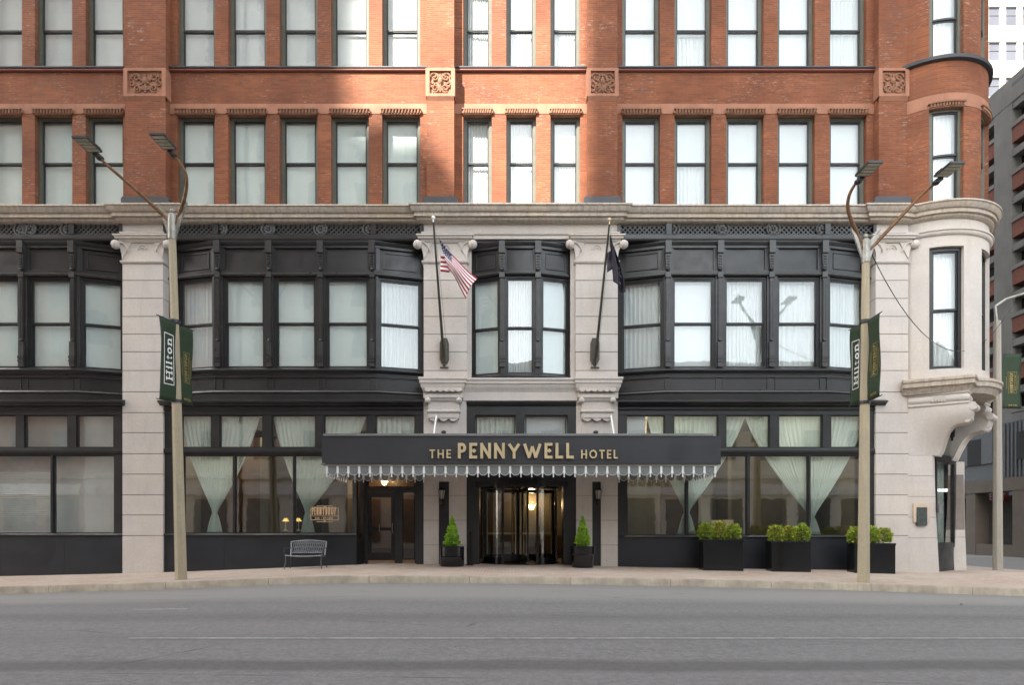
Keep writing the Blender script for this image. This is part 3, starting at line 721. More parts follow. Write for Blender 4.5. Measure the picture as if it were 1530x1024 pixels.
# ---- ledge and shopfronts
YS=.1
def rails(m,x0,x1,z0,z1,y0,y1,mt=0): m.box(x0,x1,y0,y1,z0,z1,mt)
def pane_part(name,x0,x1,z0,z1,y,mt=GLASSG,fr=METAL,t=.035,parent=H):
    f=MB(); f.box(x0,x0+t,y-.03,y+.03,z0,z1); f.box(x1-t,x1,y-.03,y+.03,z0,z1); f.box(x0+t,x1-t,y-.03,y+.03,z0,z0+t); f.box(x0+t,x1-t,y-.03,y+.03,z1-t,z1)
    o=f.build(name,fr,parent); g=MB(); g.box(x0+t-.004,x1-t+.004,y-.004,y+.004,z0+t-.004,z1-t+.004); g.build('pane',mt,o); return o
def shopfront(a,b,trans,disp,ledge=(0,0),xbase=None,pyd=797):
    m=MB(); x0,x1=X(a),X(b)
    zl=Z(600.5)
    m.sweep([(x0-ledge[0],0.0),(x1+ledge[1],0.0)],[(-.3,zl-.13),(.04,zl-.13),(.08,zl-.09),(.16,zl-.05),(.2,zl-.04),(.2,zl),(.02,zl+.06),(-.3,zl+.06)],0)
    zt0,zt1=Z(667),Z(622); zd0,zd1=Z(pyd),Z(681)
    zb=-.6
    m.box(x0,x1,YS-.02,YS+.25,zt1+.05,zl-.13,0)                 # fascia
    m.sweep([(x0,YS-.02),(x1,YS-.02)],[(-.05,zt1+.2),(.03,zt1+.2),(.05,zt1+.24),(-.05,zt1+.26)],1)
    m.box(x0,x1,YS,YS+.2,zd1+.02,zt0-.04,0)                      # transom bar
    m.sweep([(x0,YS),(x1,YS)],[(-.05,zd1+.08),(.05,zd1+.08),(.07,zd1+.12),(.05,zt0-.08),(-.05,zt0-.07)],0)
    # posts in the transom
    def posts(lst,z0,z1,w,y0,xend):
        cur=x0
        for (p,q) in lst+[(b,b)]:
            s=X(p,YS)-w if p!=b else xend
            if s-cur>.02: m.box(cur,s,y0,YS+.2,z0,z1,0)
            cur=X(q,YS)+w
    posts(trans,zt0-.04,zt1+.05,.03,YS,x1)
    xe=xbase if xbase is not None else x1
    posts(disp,zd0-.02,zd1+.02,.03,YS,xe)
    xs_=x0+2.0
    while xs_<xe-.5: m.box(xs_-.006,xs_+.006,YS-.034,YS-.02,-.5,Z(804)); xs_+=2.15
    m.box(x0,xe,YS-.03,YS+.25,zb,zd0-.09,1)
    m.sweep([(x0,YS-.03),(xe,YS-.03)],[(-.2,zd0-.09),(.04,zd0-.09),(.05,zd0-.06),(.0,zd0-.02),(-.2,zd0-.02)],0)
    m.build('shopfront',[METAL,PANEL],H)
    for p,q in trans: pane_part('transom_window',X(p,YS)-.03,X(q,YS)+.03,zt0-.04,zt1+.05,YS+.08)
    for p,q in disp: pane_part('shop_window',X(p,YS)-.03,X(q,YS)+.03,zd0-.02,zd1+.02,YS+.08)
shopfront(-190,183,[(-120,-58),(-42,22),(37,99),(115,168)],[(-100,-20),(-14,74),(80,169)],(0,.09))
shopfront(243.5,633,[(272,314),(329,391),(407,470),(485,547),(562,619)],[(275,347),(352,437),(441,527)],(.09,0),xbase=X(533,YS))
shopfront(923,1316,[(937,992),(1008,1072),(1086,1149),(1165,1228),(1243,1286)],[(937,1024),(1029,1115),(1121,1207),(1212,1286)],(0,.14),pyd=800)
# ---- entrance bay, ground level
e=MB()
def ep(path,prof,m=0): e.sweep(path,prof,m)
zl=Z(566)
pathL=[(X(633),-.02),(X(633),-.14),(X(692),-.14),(X(692),0),(X(863),0),(X(863),-.14),(X(923),-.14),(X(923),-.02)]
ep(pathL,[(-.2,zl),(.14,zl),(.14,zl-.07),(.11,zl-.09),(.11,zl-.19),(.08,zl-.2),(.07,zl-.3),(.05,zl-.34),(.02,zl-.4),(.0,zl-.46),(-.2,zl-.46)])
e.box(X(692),X(863),.0,.35,Z(599),zl-.46); e.box(X(633),X(692),-.1,.35,Z(596),zl-.4); e.box(X(863),X(923),-.1,.35,Z(596),zl-.4)
for a,b in ((641,685),(870,914)):
    x0,x1=X(a,-.12),X(b,-.12); cx=(x0+x1)/2
    # scalloped hood block
    n=6
    for k in range(n):
        u0=x0-.12+(x1-x0+.24)*k/n; u1=x0-.12+(x1-x0+.24)*(k+1)/n
        e.prism_xz([(u0+(u1-u0)*t/6,zl-.44-.045*math.sin(PI*t/6)) for t in range(7)]+[(u1,zl-.36),(u0,zl-.36)],-.27,-.1)
    e.box(x0-.02,x1+.02,-.16,.3,Z(627),Z(590)); 
    e.sweep([(x0-.02,.1),(x0-.02,-.16),(x1+.02,-.16),(x1+.02,.1)],[(-.05,Z(601)),(.04,Z(601)),(.06,Z(598)),(.1,Z(596)),(.1,Z(593)),(-.05,Z(592))])
    e.sweep([(x0-.02,.1),(x0-.02,-.16),(x1+.02,-.16),(x1+.02,.1)],[(-.05,Z(618)),(.03,Z(618)),(.05,Z(616)),(.03,Z(614.5)),(-.05,Z(614.5))])
    for sx,xx in ((-1,x0),(1,x1)): e.ball((xx+sx*.03,-.2,Z(600)),.1,0,12); e.tube([(xx+sx*.03,-.24,Z(600)),(xx+sx*.03,.05,Z(600))],.095,10)
    for k in range(3):
        u0=x0+(x1-x0)*(k+.0)/3; u1=x0+(x1-x0)*(k+1)/3
        e.prism_xz([(u0,Z(626)),(u0+.05,Z(629)),((u0+u1)/2,Z(631)),(u1-.05,Z(629)),(u1,Z(626))],-.16,.0)
    e.box(X(a-1),X(b+1),-.04,.3,Z(720),Z(626.0)+.002-.004)
# lower piers each side: stone, dark niche, stone
zs_=[Z(q) for q in (870,815,778,741,704,650)]; zs_[0]=-.6
for a,b in ((633,655.5),(671,697),(861,885),(898,923)):
    e.box(X(a)+.01,X(b)-.01,.012,.5,-.6,Z(596),1)
    for q in range(5): e.box(X(a),X(b),0,.45,zs_[q]+.007,zs_[q+1]-.007,0)
    e.box(X(a),X(b),0,.45,Z(650)+.002,Z(600),0)
e.build('entrance_stonework',[STONE,JOINT],H)
n_=MB(); 
for a,b in ((655.5,671),(885,898)): n_.box(X(a),X(b),.07,.5,-.6,Z(650))
# centre dark frame
x0,x1=X(697),X(861)
n_.sweep([(x0-.0,.05),(x1,.05)],[(-.3,Z(606)),(.04,Z(606)),(.1,Z(602)),(.1,Z(600.5)),(-.3,Z(600)+.02)])
n_.box(x0,x1,.06,.4,Z(620),Z(606)); n_.box(x0,x0+.28,.06,.4,Z(728),Z(620)); n_.box(x1-.28,x1,.06,.4,Z(728),Z(620)); n_.box(X(771),X(784),.06,.4,Z(652),Z(620)); n_.box(x0+.28,x1-.28,.06,.4,Z(720),Z(652))
n_.box(x0,x0+.42,.06,.9,-.4,Z(728)); n_.box(x1-.42,x1,.06,.9,-.4,Z(728)); n_.box(x0+.05,x1-.05,.16,3.0,Z(727),Z(720)-.004)
n_.build('entrance_frame',METAL,H)
for a,b in ((711,770),(785,846)): pane_part('transom_window',X(a,.1),X(b,.1),Z(651),Z(621),.16)

# side door in its recess
d=MB(); xr0,xr1=X(545,.5),X(632,.1)
gz=.0
d.xf=frame2(X(533,YS),YS-.03,X(545,.65),.62)
lnr=math.hypot(X(545,.65)-X(533,YS),.65-YS)
d.box(0,lnr,.0,.2,-.5,Z(804)); d.box(0,.07,.0,.15,Z(804),Z(681)); d.box(lnr-.06,lnr,.0,.15,Z(804),Z(681)); d.xf=None
yd=.62
z_dt=Z(735,yd); 
d.box(X(545,yd),X(549,yd),yd,yd+.12,-.4,Z(681)); d.box(X(620,yd),X(633,yd),yd-.02,yd+.12,-.4,Z(681)); d.box(X(549,yd),X(620,yd),yd,yd+.12,Z(733,yd)-.03,Z(731,yd)+.05); 
d.box(X(590,yd),X(601,yd),yd,yd+.12,-.4,Z(733,yd)-.03); d.box(X(545),X(633),YS+.2,.9,Z(681)+.02,Z(676)+.02)
d.box(X(622,.1),X(633,.1),YS-.02,yd,-.5,Z(681),0)
d.build('door_recess',METAL,H)
dr=MB(); a,b=X(549,yd),X(590,yd); zb_,zt_=Z(838,yd),Z(734,yd)-.02; t=.13; y0=yd+.02
dr.box(a,a+t,y0,y0+.05,zb_,zt_); dr.box(b-t,b,y0,y0+.05,zb_,zt_); dr.box(a+t,b-t,y0,y0+.05,zt_-.2,zt_); dr.box(a+t,b-t,y0,y0+.05,zb_,zb_+.26); dr.box(a+t,b-t,y0-.01,y0+.05,zb_+1.02,zb_+1.12)
do=dr.build('door',BLACK,H)
g=MB(); g.box(a+t-.01,b-t+.01,y0+.02,y0+.028,zb_+.25,zt_-.19); g.build('pane',CLEAR,do)
hd=MB(); hx=b-.07; hd.tube([(hx,y0,zb_+.95),(hx,y0-.08,zb_+.95),(hx,y0-.08,zb_+1.25),(hx,y0,zb_+1.25)],.014,6); hd.tube([(hx-.45,y0,zb_+1.0),(hx-.45,y0-.06,zb_+1.0),(hx-.45,y0-.06,zb_+1.22),(hx-.45,y0,zb_+1.22)],.014,6); hd.build('handle',FLASH,do)
pane_part('side_light',X(601,yd),X(620,yd),zb_+.02,zt_,yd+.05,CLEAR,BLACK)
pane_part('door_transom',X(549,yd),X(620,yd),Z(731,yd)+.05,Z(681)+.02,yd+.05,CLEAR,BLACK)

# revolving door
RX,RY,RR=X(776.5,1.0),1.25,1.32; zf0=.2; zr1=Z(727)
rd=MB(); rd.lathe(RX,RY,[(RR+.06,zr1-.02),(RR+.06,zr1+.25)],32); rd.lathe(RX,RY,[(RR+.07,zf0-.12),(RR+.07,zf0+.02)],32)
for t in (-70,-26,26,70): 
    q=R_(t); rd.box(RX+RR*math.sin(q)-.04,RX+RR*math.sin(q)+.04,RY-RR*math.cos(q)-.04,RY-RR*math.cos(q)+.04,zf0+.02,zr1-.02)
rd.tube([(RX,RY,zf0+.02),(RX,RY,zr1)],.04,10)
rdo=rd.build('revolving_door',BLACK,H)
for t0,t1 in ((-105,-26),(26,105)):
    g=MB(); g.arcwall(RX,RY,RR-.008,RR,t0,t1,zf0+.22,zr1-.02,12); g.build('curved_glass',CLEAR,rdo)
    g=MB(); g.arcwall(RX,RY,RR-.02,RR+.02,t0,t1,zf0+.02,zf0+.22,12); g.build('kick_plate',BLACK,rdo)
for k,t in enumerate((12,102,192,282)):
    w=MB(); q=R_(t); w.xf=frame2(RX,RY,RX+math.sin(q),RY-math.cos(q)); r=RR-.06
    w.box(.05,.13,-.025,.025,zf0+.05,zr1-.04); w.box(r-.09,r,-.025,.025,zf0+.05,zr1-.04); w.box(.13,r-.09,-.025,.025,zr1-.16,zr1-.04); w.box(.13,r-.09,-.025,.025,zf0+.05,zf0+.3)
    w.box(.2,r-.14,-.06,-.035,zf0+1.0,zf0+1.05,1); w.box(.13,.155,-.03,.03,zf0+.3,zr1-.16,1); w.box(r-.115,r-.09,-.03,.03,zf0+.3,zr1-.16,1)
    wo=w.build('door_wing',[BLACK,GOLD],rdo); g=MB(); g.xf=w.xf; g.box(.12,r-.08,-.004,.004,zf0+.28,zr1-.15); g.build('pane',CLEAR,wo)
# thin brass edge
# ---- corner pier, diagonal shop window, brackets
cp=MB(); JZ=[-.6]+[Z(q) for q in (819,788,760,727.5,709+3,680)]
JZ=[-.6]+[Z(q) for q in (819.5,804-15,773.5,742.5,711.5,681)]
JZ=[-.6,Z(804.5),Z(773.5),Z(742.5),Z(711.5),Z(681)]
def pierpoly(z,gap=0):
    k=max(0,min(1,(3.84-z)/3.9)); fl=.17*k**1.6
    return [(X(1357)+gap,.0+gap),(X(1393)-gap*0,.0+gap),(14.12+fl-gap,.14+fl*.1+gap),(14.12+fl-gap,.6),(X(1357)+gap,.6)]
for k in range(len(JZ)-1):
    za,zb=JZ[k]+.007,JZ[k+1]-.007; n=3
    for q in range(n):
        z0=za+(zb-za)*q/n; z1=za+(zb-za)*(q+1)/n; cp.prism_xy(pierpoly(z0),z0,z1,0,pierpoly(z1))
cp.prism_xy(pierpoly(-.6,.012),-.6,JZ[-1],1,pierpoly(JZ[-1],.012))
# plain face between the pilaster and turret ledge
cp.prism_xy([(X(1357),0),(13.35,0),(13.35,.6),(X(1357),.6)],JZ[-1]+.0,6.3,0)
mirv=lambda x,y,z:(TX-(y-TY)+.42,TY-(x-TX)+.05,z)
cp2=MB(); cp2.v=[mirv(*p) for p in cp.v]; cp2.f=[tuple(reversed(f)) for f in cp.f]; cp2.m=cp.m[:]; cp2.sm=cp.sm[:]
cp.build('corner_pier',[STONE,JOINT],H); cp2.build('corner_pier',[STONE,JOINT],H)
def bracket_mesh():
    b=MB(); x0=X(1357)
    def pos(px,py):
        # height taken at the plane where the face stands
        z=Z(py,-.5); w=max(0,min(1,(z-3.84)/1.35)); w=w*w*(3-2*w)*.5+w*.5; k=.63*w; a=(px-765)/990
        xx=a*(22+x0*k)/(1+a*k); return (xx,-k*(xx-x0),Z(py,-k*(xx-x0)))
    pr=[(1457,600),(1455,608),(1453,616),(1452,624),(1447,630),(1438,632.5),(1430,633.5),(1423,637),(1417,644),(1413,653),(1410,664),(1407,673),(1402,681)]
    F=[pos(*p) for p in pr]; off=(.38,.45,0); nu=12; rows=[]
    for px,py in pr: rows.append([b.V(pos(1357+(px-1357)*k/nu,py)) for k in range(nu+1)])
    back=[[b.V((p[0]+off[0],p[1]+off[1],p[2])) for p in (pos(1357,py),pos(px,py))] for px,py in pr]
    for q in range(len(pr)-1):
        for k in range(nu): b.F((rows[q][k],rows[q][k+1],rows[q+1][k+1],rows[q+1][k]),0,True)
        b.F((rows[q][nu],back[q][1],back[q+1][1],rows[q+1][nu]),0)
        b.F((back[q][1],back[q][0],back[q+1][0],back[q+1][1]),0)
    b.F(rows[-1]+[back[-1][1],back[-1][0]],0); b.F(rows[0]+[back[0][1],back[0][0]],0)
    tp=Vector(F[1]); b.tube([(tp.x-.03,tp.y-.02,tp.z+.02),(tp.x+off[0]+.03,tp.y+off[1]+.02,tp.z+.02)],.11,12)
    tp=Vector(F[4]); b.tube([(tp.x-.05,tp.y-.02,tp.z+.06),(tp.x-.05+off[0],tp.y+off[1],tp.z+.06)],.085,12)
    # raised edge bands along the S curve
    edge=[Vector(p) for p in F[3:]]
    for o_ in (.07,.3):
        b.tube([(p.x+off[0]*o_/.45,p.y+off[1]*o_/.45-.0,p.z-.01) for p in edge],.035,6)
    return b
br=bracket_mesh()
# plan lines for entablature of the bracket pair
P0=(X(1357)-.0,-.0); P1=(14.55,-.86); 
def mir(p): return (TX-(p[1]-TY),TY-(p[0]-TX))
off=(.38,.45)
P2=(P1[0]+off[0],P1[1]+off[1])
bulge=[(TX+(TR+.16)*math.sin(R_(a)),TY-(TR+.16)*math.cos(R_(a))) for a in range(22,69,5)]
P0L=(12.95,-.03)
plan=[P0L,P1,P2]+bulge+[mir(P2),mir(P1),mir(P0)]
zt2=6.27
lp=MB()
lp.sweep(plan,[(-.5,zt2+.06),(.0,zt2+.06),(.2,zt2),(.24,zt2-.02),(.24,zt2-.1),(.2,zt2-.12),(.2,zt2-.26),(.12,zt2-.28),(.1,zt2-.34),(.04,zt2-.4),(.02,zt2-.46),(-.5,zt2-.46)])
lp.prism_xy(plan+[(16.3,3.2),(13.2,.3)],zt2-.44,zt2+.02)
lp.build('turret_ledge',STONED,H)
for mm in (0,1):
    b=MB(); b.v=list(br.v); b.f=list(br.f); b.m=list(br.m); b.sm=list(br.sm)
    P3=(P2[0]-.3,P2[1]+.25)
    z1=zt2-.46; pp=[P0,P1,P2,P3]
    # swelling frieze and fillet
    b.sweep(pp,[(-.3,z1),(.03,z1),(.03,z1-.05),(.0,z1-.07),(-.0,z1-.09),(.05,z1-.14),(.07,z1-.2),(.05,z1-.27),(.0,z1-.31),(.0,z1-.33),(.05,z1-.35),(.05,z1-.39),(.02,z1-.42),(-.3,z1-.42)])
    xfb=frame2(*P0,*P1); b.xf=xfb; ln=math.hypot(P1[0]-P0[0],P1[1]-P0[1])
    for s_ in (ln*.42,ln*.47,ln*.52,ln*.57,ln*.62): b.box(s_-.02,s_+.02,-.09,.0,z1-.3,z1-.1)
    b.xf=None
    b.prism_xy([P0,P1,P2,P3,(P0[0]+.3,.35)],z1-.45,z1)
    if mm:
        b.v=[(TX-(y-TY),TY-(x-TX),z) for x,y,z in b.v]; b.f=[tuple(reversed(f)) for f in b.f]
    b.build('stone_bracket',STONE,H)
# diagonal shop window between the piers
dg=MB(); q0=(14.35,.45); q1=(16.25,2.2); xfd=frame2(*q0,*q1); ld=math.hypot(q1[0]-q0[0],q1[1]-q0[1])
dg.xf=xfd; dg.box(0,ld,0,.2,-.6,.72,1); dg.box(0,.1,-.03,.12,.72,5.8,0); dg.box(ld-.45,ld,-.03,.12,.72,5.8,0); dg.box(.1,ld-.45,-.02,.12,.72,.86,0); dg.box(.1,ld-.45,-.03,.12,3.72,3.92,0); dg.box(.1,ld-.45,-.02,.12,5.3,5.8,0); dg.xf=None
dg.build('corner_shopfront',[METAL,PANEL],H)
for za,zb,nm in ((.86,3.72,'shop_window'),(3.92,5.3,'transom_window')):
    f=MB(); f.xf=xfd; t=.04; f.box(.1,.1+t,0,.06,za,zb); f.box(ld-.45-t,ld-.45,0,.06,za,zb); f.box(.1+t,ld-.45-t,0,.06,za,za+t); f.box(.1+t,ld-.45-t,0,.06,zb-t,zb)
    o=f.build(nm,METAL,H); g=MB(); g.xf=xfd; g.box(.13,ld-.48,.03,.036,za+.03,zb-.03); g.build('pane',GLASSG,o)
cb2=MB(); curtain_sheet(cb2,xfd,.8,ld-.5,.8,5.4,.3,.03,5); cb2.build('corner_curtain',SHEER,H,fix=False); cb3=MB(); cb3.xf=xfd; cb3.box(.14,.95,.42,.43,.8,5.3); cb3.build('corner_reflection',plain('teal_reflection',(.22,.36,.36),.6,var=.2,sc=2.5),H)  # teal sheet paints in the bluish-green reflection on the corner glass
# side-street flank of the hotel
fl=MB(); fl.box(16.0,16.5,3.4,26,-.6,11.6); fl.build('flank_wall',STONE,H)

# ---- ground-floor interior
it=MB(); zfl=.12
op_=[(-18,.42),(14.0,.42),(15.9,2.5),(15.9,9),(-18,9)]; it.prism_xy([(-18,.75),(13.9,.75),(15.7,2.7),(15.9,9),(-18,9)],zfl-.5,zfl,2); it.prism_xy(op_,5.42,5.5,0); it.box(-18,16.0,8.9,9.1,zfl,5.42,0); it.box(15.9,16.0,3,9,zfl,5.42,0)
it.box(-11.9,-11.75,.45,9,zfl,5.42,0); it.box(-3.2,-3.05,.95,9,zfl,5.42,0); it.box(2.35,2.5,.75,9,zfl,5.42,0); it.box(8.4,8.55,3.8,9,zfl,5.42,0)
# bar: wood wall, dark beam ceiling
it.box(-11.7,-3.25,4.5,4.62,zfl,5.4,3); it.box(-11.7,-9.2,3.0,3.1,zfl,4.2,3); it.box(-9.2,-8.9,2.2,4.5,zfl,5.4,0); it.box(-7.3,-6.3,3.4,4.4,zfl,5.4,0)
it.box(-11.7,-3.3,1.2,1.35,4.6,5.3,0); it.box(-8.2,-6.5,2.4,3.1,zfl,1.2,3)
it.box(-3.0,2.3,6.2,6.3,zfl,5.4,0); it.box(-3.0,2.3,6.14,6.2,zfl,1.1,3); it.box(-1.0,-.85,6.08,6.14,1.1,4,0); 
it.box(4.3,5.0,2.6,4.4,zfl,5.4,0); it.box(5.6,7.2,2.9,3.0,zfl,3.0,3); it.box(7.0,7.4,2.5,2.9,zfl,5.4,0); it.box(10.2,10.9,2.4,3,zfl,5.4,0); it.box(2.6,15.8,5.2,5.3,zfl,5.4,0); it.box(12.2,12.3,1.6,5.2,zfl,5.4,0)
it.build('ground_floor_rooms',[WALLIN,DARKIN,FLOORIN,WOODIN],H)
# film and blinds in the left shop windows
fb=MB(); fb.box(X(80,.4)-.1,X(169,.4)+.15,.42,.43,.9,5.3,0); fb.box(-18,-11.95,.5,.52,Z(667),5.4,0)
z=.95
while z<3.9: fb.prism_xy([( -18,.44),(X(75,.4),.44),(X(75,.4),.5),(-18,.5)],z,z+.012,1); fb.prism_xz([(-18,z),(X(75,.4),z),(X(75,.4),z+.06),(-18,z+.06)],.46,.466,1); z+=.065
fb.build('window_film',[FROST,FROST2],H)

# ================================================================= SHEER CURTAINS (hang inside, each its own thing)
def tie_curtain(label,tl,tr,tie,pyt=622,pym=765,pyb=797,yy=.34,bl=None,br_=None,tw=.1,pk=2.0,short=None):
    c=MB(); xl,xr,xt=X(tl,yy),X(tr,yy),X(tie,yy); z1,zm,z0=Z(pyt,yy)+.1,Z(pym,yy),Z(pyb,yy)-.05
    nu,nv=110,26; folds=max(9,int((xr-xl)/.16))
    bl_=X(bl,yy) if bl else xt-.16; br2=X(br_,yy) if br_ else xt+.2
    def fn(u,v):
        if v<.8:
            t=v/.8; z=z1+(zm-z1)*t; e_=t**pk*(1-.0)
            a=xl+(xt-tw/2-xl)*(t*.25+.75*e_); b=xr+(xt+tw/2-xr)*(t*.25+.75*e_)
        else:
            t=(v-.8)/.2; z=zm+(z0-zm)*t; a=(xt-tw/2)+(bl_-(xt-tw/2))*t**.7; b=(xt+tw/2)+(br2-(xt+tw/2))*t**.7
        w=b-a; am=min(.035,.012+.012/(w+.2))
        return (a+w*u,yy+am*math.sin(u*folds*2*PI+1.3*math.sin(v*3))+.01*math.sin(u*folds*5.1*PI+v*9),z)
    if short:
        zs=Z(short,yy)
        c.grid(lambda u,v:(xl+(xr-xl)*u,yy+.03*math.sin(u*folds*2*PI),z1+(zs-z1)*v),nu,3)
    else: c.grid(fn,nu,nv)
    loc=(xt,yy,z0)
    o=c.build('sheer_curtain',SHEER,None,loc=loc,fix=False); tag(o,label,'curtain','mint sheer curtains in the shop windows')
    so=o.modifiers.new('solid','SOLIDIFY'); so.thickness=.003
    return o
tie_curtain('pale sheer curtain gathered to a knot in the shop window beside the left lamp pole',266,389,321,bl=308,br_=333,pym=766,pk=1.5)
tie_curtain('mint sheer curtain tied back just left of the PENNYDROP window lettering, above the bench',408,548,459,bl=449,br_=471,pk=1.6)
tie_curtain('short sheer curtain in the transom light above the side door',552,628,590,short=690)
tie_curtain('sheer curtain tied at the mullion partly under the right end of the canopy',966,1114,1026,bl=1012,br_=1040,pk=1.5)
tie_curtain('wide sheer curtain tied at the mullion between the middle and right box planters',1112,1296,1213,bl=1205,br_=1226,pym=772,pk=1.5)
tb_=MB(); tb_.box(X(783,.3),X(850,.3),.3,.305,Z(660,.3),Z(615,.3)); tb_.build('transom_sky_reflection',BLIND,H); tb_=MB(); tb_.box(X(934,.3),X(964,.3),.3,.305,Z(668,.3),Z(615,.3)); tb_.build('transom_sky_reflection',BLIND,H)  # white sheets stand in for sky reflected in the transom glass
tie_curtain('straight sheer curtain in the left transom light above the canopy lettering',706,774,740,short=660,yy=.3)

# ================================================================= window lettering PENNYDROP
w=MB(); yy=YS+.07
pl=lambda x0,z0,y:(lambda u,v,d:(x0+u,y-d,z0+v))
xa,xb=X(466,yy),X(502,yy)
letters(w,'PENNYDROP',pl(xa,Z(770,yy),yy),.27,xb-xa,.035,.004,0,.2)
letters(w,'BAR + KITCHEN',pl(X(471,yy),Z(776.5,yy),yy),.07,X(497,yy)-X(471,yy),.013,.004,0,.22)
fx0,fx1,fz0,fz1=X(464,yy),X(506,yy),Z(778,yy),Z(759,yy)
for bx in ((fx0,fx1,fz0,fz0+.022),(fx0,fx1,fz1-.022,fz1),(fx0,fx0+.022,fz0,fz1),(fx1-.022,fx1,fz0,fz1),(fx0,fx1,Z(771.7,yy)-.008,Z(771.7,yy)+.008)): w.box(bx[0],bx[1],yy-.003,yy,bx[2],bx[3])
cx=(fx0+fx1)/2
for s_,zz in ((1,fz1),(-1,fz0)):
    w.box(cx-.27,cx+.27,yy-.003,yy,zz+s_*.055-.009,zz+s_*.055+.009); w.prism_xz([(cx-.04,zz+s_*.03),(cx,zz),(cx+.04,zz+s_*.03),(cx,zz+s_*.06)],yy-.0035,yy)
o=w.build('window_lettering',plain('cream_decal',(.6,.42,.25),.5),None,loc=(cx,yy,fz0)); tag(o,'cream PENNYDROP bar lettering in a frame on the shop window glass','window sign')

# ================================================================= CANOPY
YC=-2.6; cx0,cx1=X(481,YC),X(1077,YC); cz0,cz1=Z(694,YC),Z(652,YC)
C=thing('entrance_canopy','long grey entrance canopy with gold hotel lettering and scalloped glass valance','canopy',(0,0,0))
c=MB(); c.box(cx0,cx1,YC,YC+.12,cz0,cz1); c.box(cx0,cx0+.1,YC+.12,-.17,cz0,cz1); c.box(cx1-.1,cx1,YC+.12,-.17,cz0,cz1)
for px in (794.0,): 
    pass
for px in (628,927): c.box(X(px,YC)-.004,X(px,YC)+.004,YC-.004,YC,cz0+.02,cz1-.02)
c.box(cx0+.1,cx1-.1,YC+.12,-.17,cz0+.55,cz0+.6)
c.build('canopy_body',CANOPY,C,bevel=.01)
c=MB(); c.box(cx0+.05,cx1-.22,YC-.03,YC+.16,cz1+.003,cz1+.07); c.box(cx0-.02,cx0+.1,YC-.03,YC+.3,cz0-.02,cz0+.03); c.build('top_flashing',FLASH,C)
ux0,ux1=X(487,YC),X(1070,YC)
c=MB(); c.box(ux0-.03,ux1+.03,YC+.06,-.2,cz0-.05,cz0-.004); c.build('soffit',plain('canopy_soffit',(.45,.43,.38),.5),C)
rods=[]; VRIM=plain('valance_rim_metal',(.55,.57,.57),.4)
def valance(p0,p1,n):
    rim=MB(); pn=MB()
    fx=frame2(*p0,*p1); ln=math.hypot(p1[0]-p0[0],p1[1]-p0[1]); w_=ln/n; zt_=cz0-.05; hh=.3
    for k in range(n+1):
        s_=k*w_; p=fx(s_,0,zt_)
        if rods:
            c_=rods[0].copy(); COL.objects.link(c_); c_.parent=C; c_.location=p; rods.append(c_)
        else:
            q=MB(); q.box(-.028,.028,-.03,.03,-.22,0); q.box(-.016,.016,-.018,.018,-.29,-.22); q.ball((0,0,-.31),.022,0,8)
            c_=q.build('valance_rod',WHITE,C); c_.location=p; rods.append(c_)
    for k in range(n):
        a,b=k*w_+.03,(k+1)*w_-.03; cs=[(a+(b-a)*(1-math.cos(PI*t/12))/2,zt_-.13-.14*math.sin(PI*t/12)) for t in range(13)]
        pn.xf=fx; pn.prism_xz([(x,z) for x,z in cs]+[(b,zt_),(a,zt_)],-.004,.004); pn.xf=None
        rim.tube([fx(x,0,z) for x,z in cs],.009,5)
    po=pn.build('scalloped_valance',SMOKE,C); rim.build('valance_rim',VRIM,po)
valance((ux0,YC+.1),(ux1,YC+.1),36); valance((ux1,YC+.12),(ux1,-.28),8); valance((ux0,-.28),(ux0,YC+.12),8)
valance((ux0,-.22),(X(633,-.22),-.22),9); valance((X(925,-.22),-.22),(ux1,-.22),8)
lt=MB(); yl=YC-.02
letters(lt,'THE',pl(X(642,YC),Z(685.5,YC),yl),.255,X(674,YC)-X(642,YC),.04,.05,0,.3)
lt.build('gold_lettering',GOLD,C); lt=MB()
letters(lt,'PENNYWELL',pl(X(684.5,YC),Z(686,YC),yl),.455,X(857,YC)-X(684.5,YC),.082,.06,0,.2,diamond=True)
lt.build('gold_lettering',GOLD,C); lt=MB()
letters(lt,'HOTEL',pl(X(868,YC),Z(686,YC),yl),.255,X(922.5,YC)-X(868,YC),.042,.05,0,.28)
lt.build('gold_lettering',GOLD,C)
for px in (652,913):
    c=MB(); c.tube([(X(px,-.2),-.2,Z(623)),(X(px-(5 if px<700 else -6),-2),-1.9,cz1+.05)],.025,6); c.build('tie_rod',WHITE,C)
for px,lb in ((663,'left'),(890,'right')):
    c=MB(); x=X(px,-.1); c.ball((x,-.14,Z(647)),.07,0,10,sx=1.3,sz=.8); c.tube([(x,-.12,Z(647)),(x,-.0,Z(645))],.03,6)
    o=c.build('flood_light',LAMPB,None,loc=(x,-.1,Z(647))); tag(o,'small dark flood light above the canopy on the %s stone pier'%('flag-striped banner' if 0 else lb),'light','flood lights above the canopy')

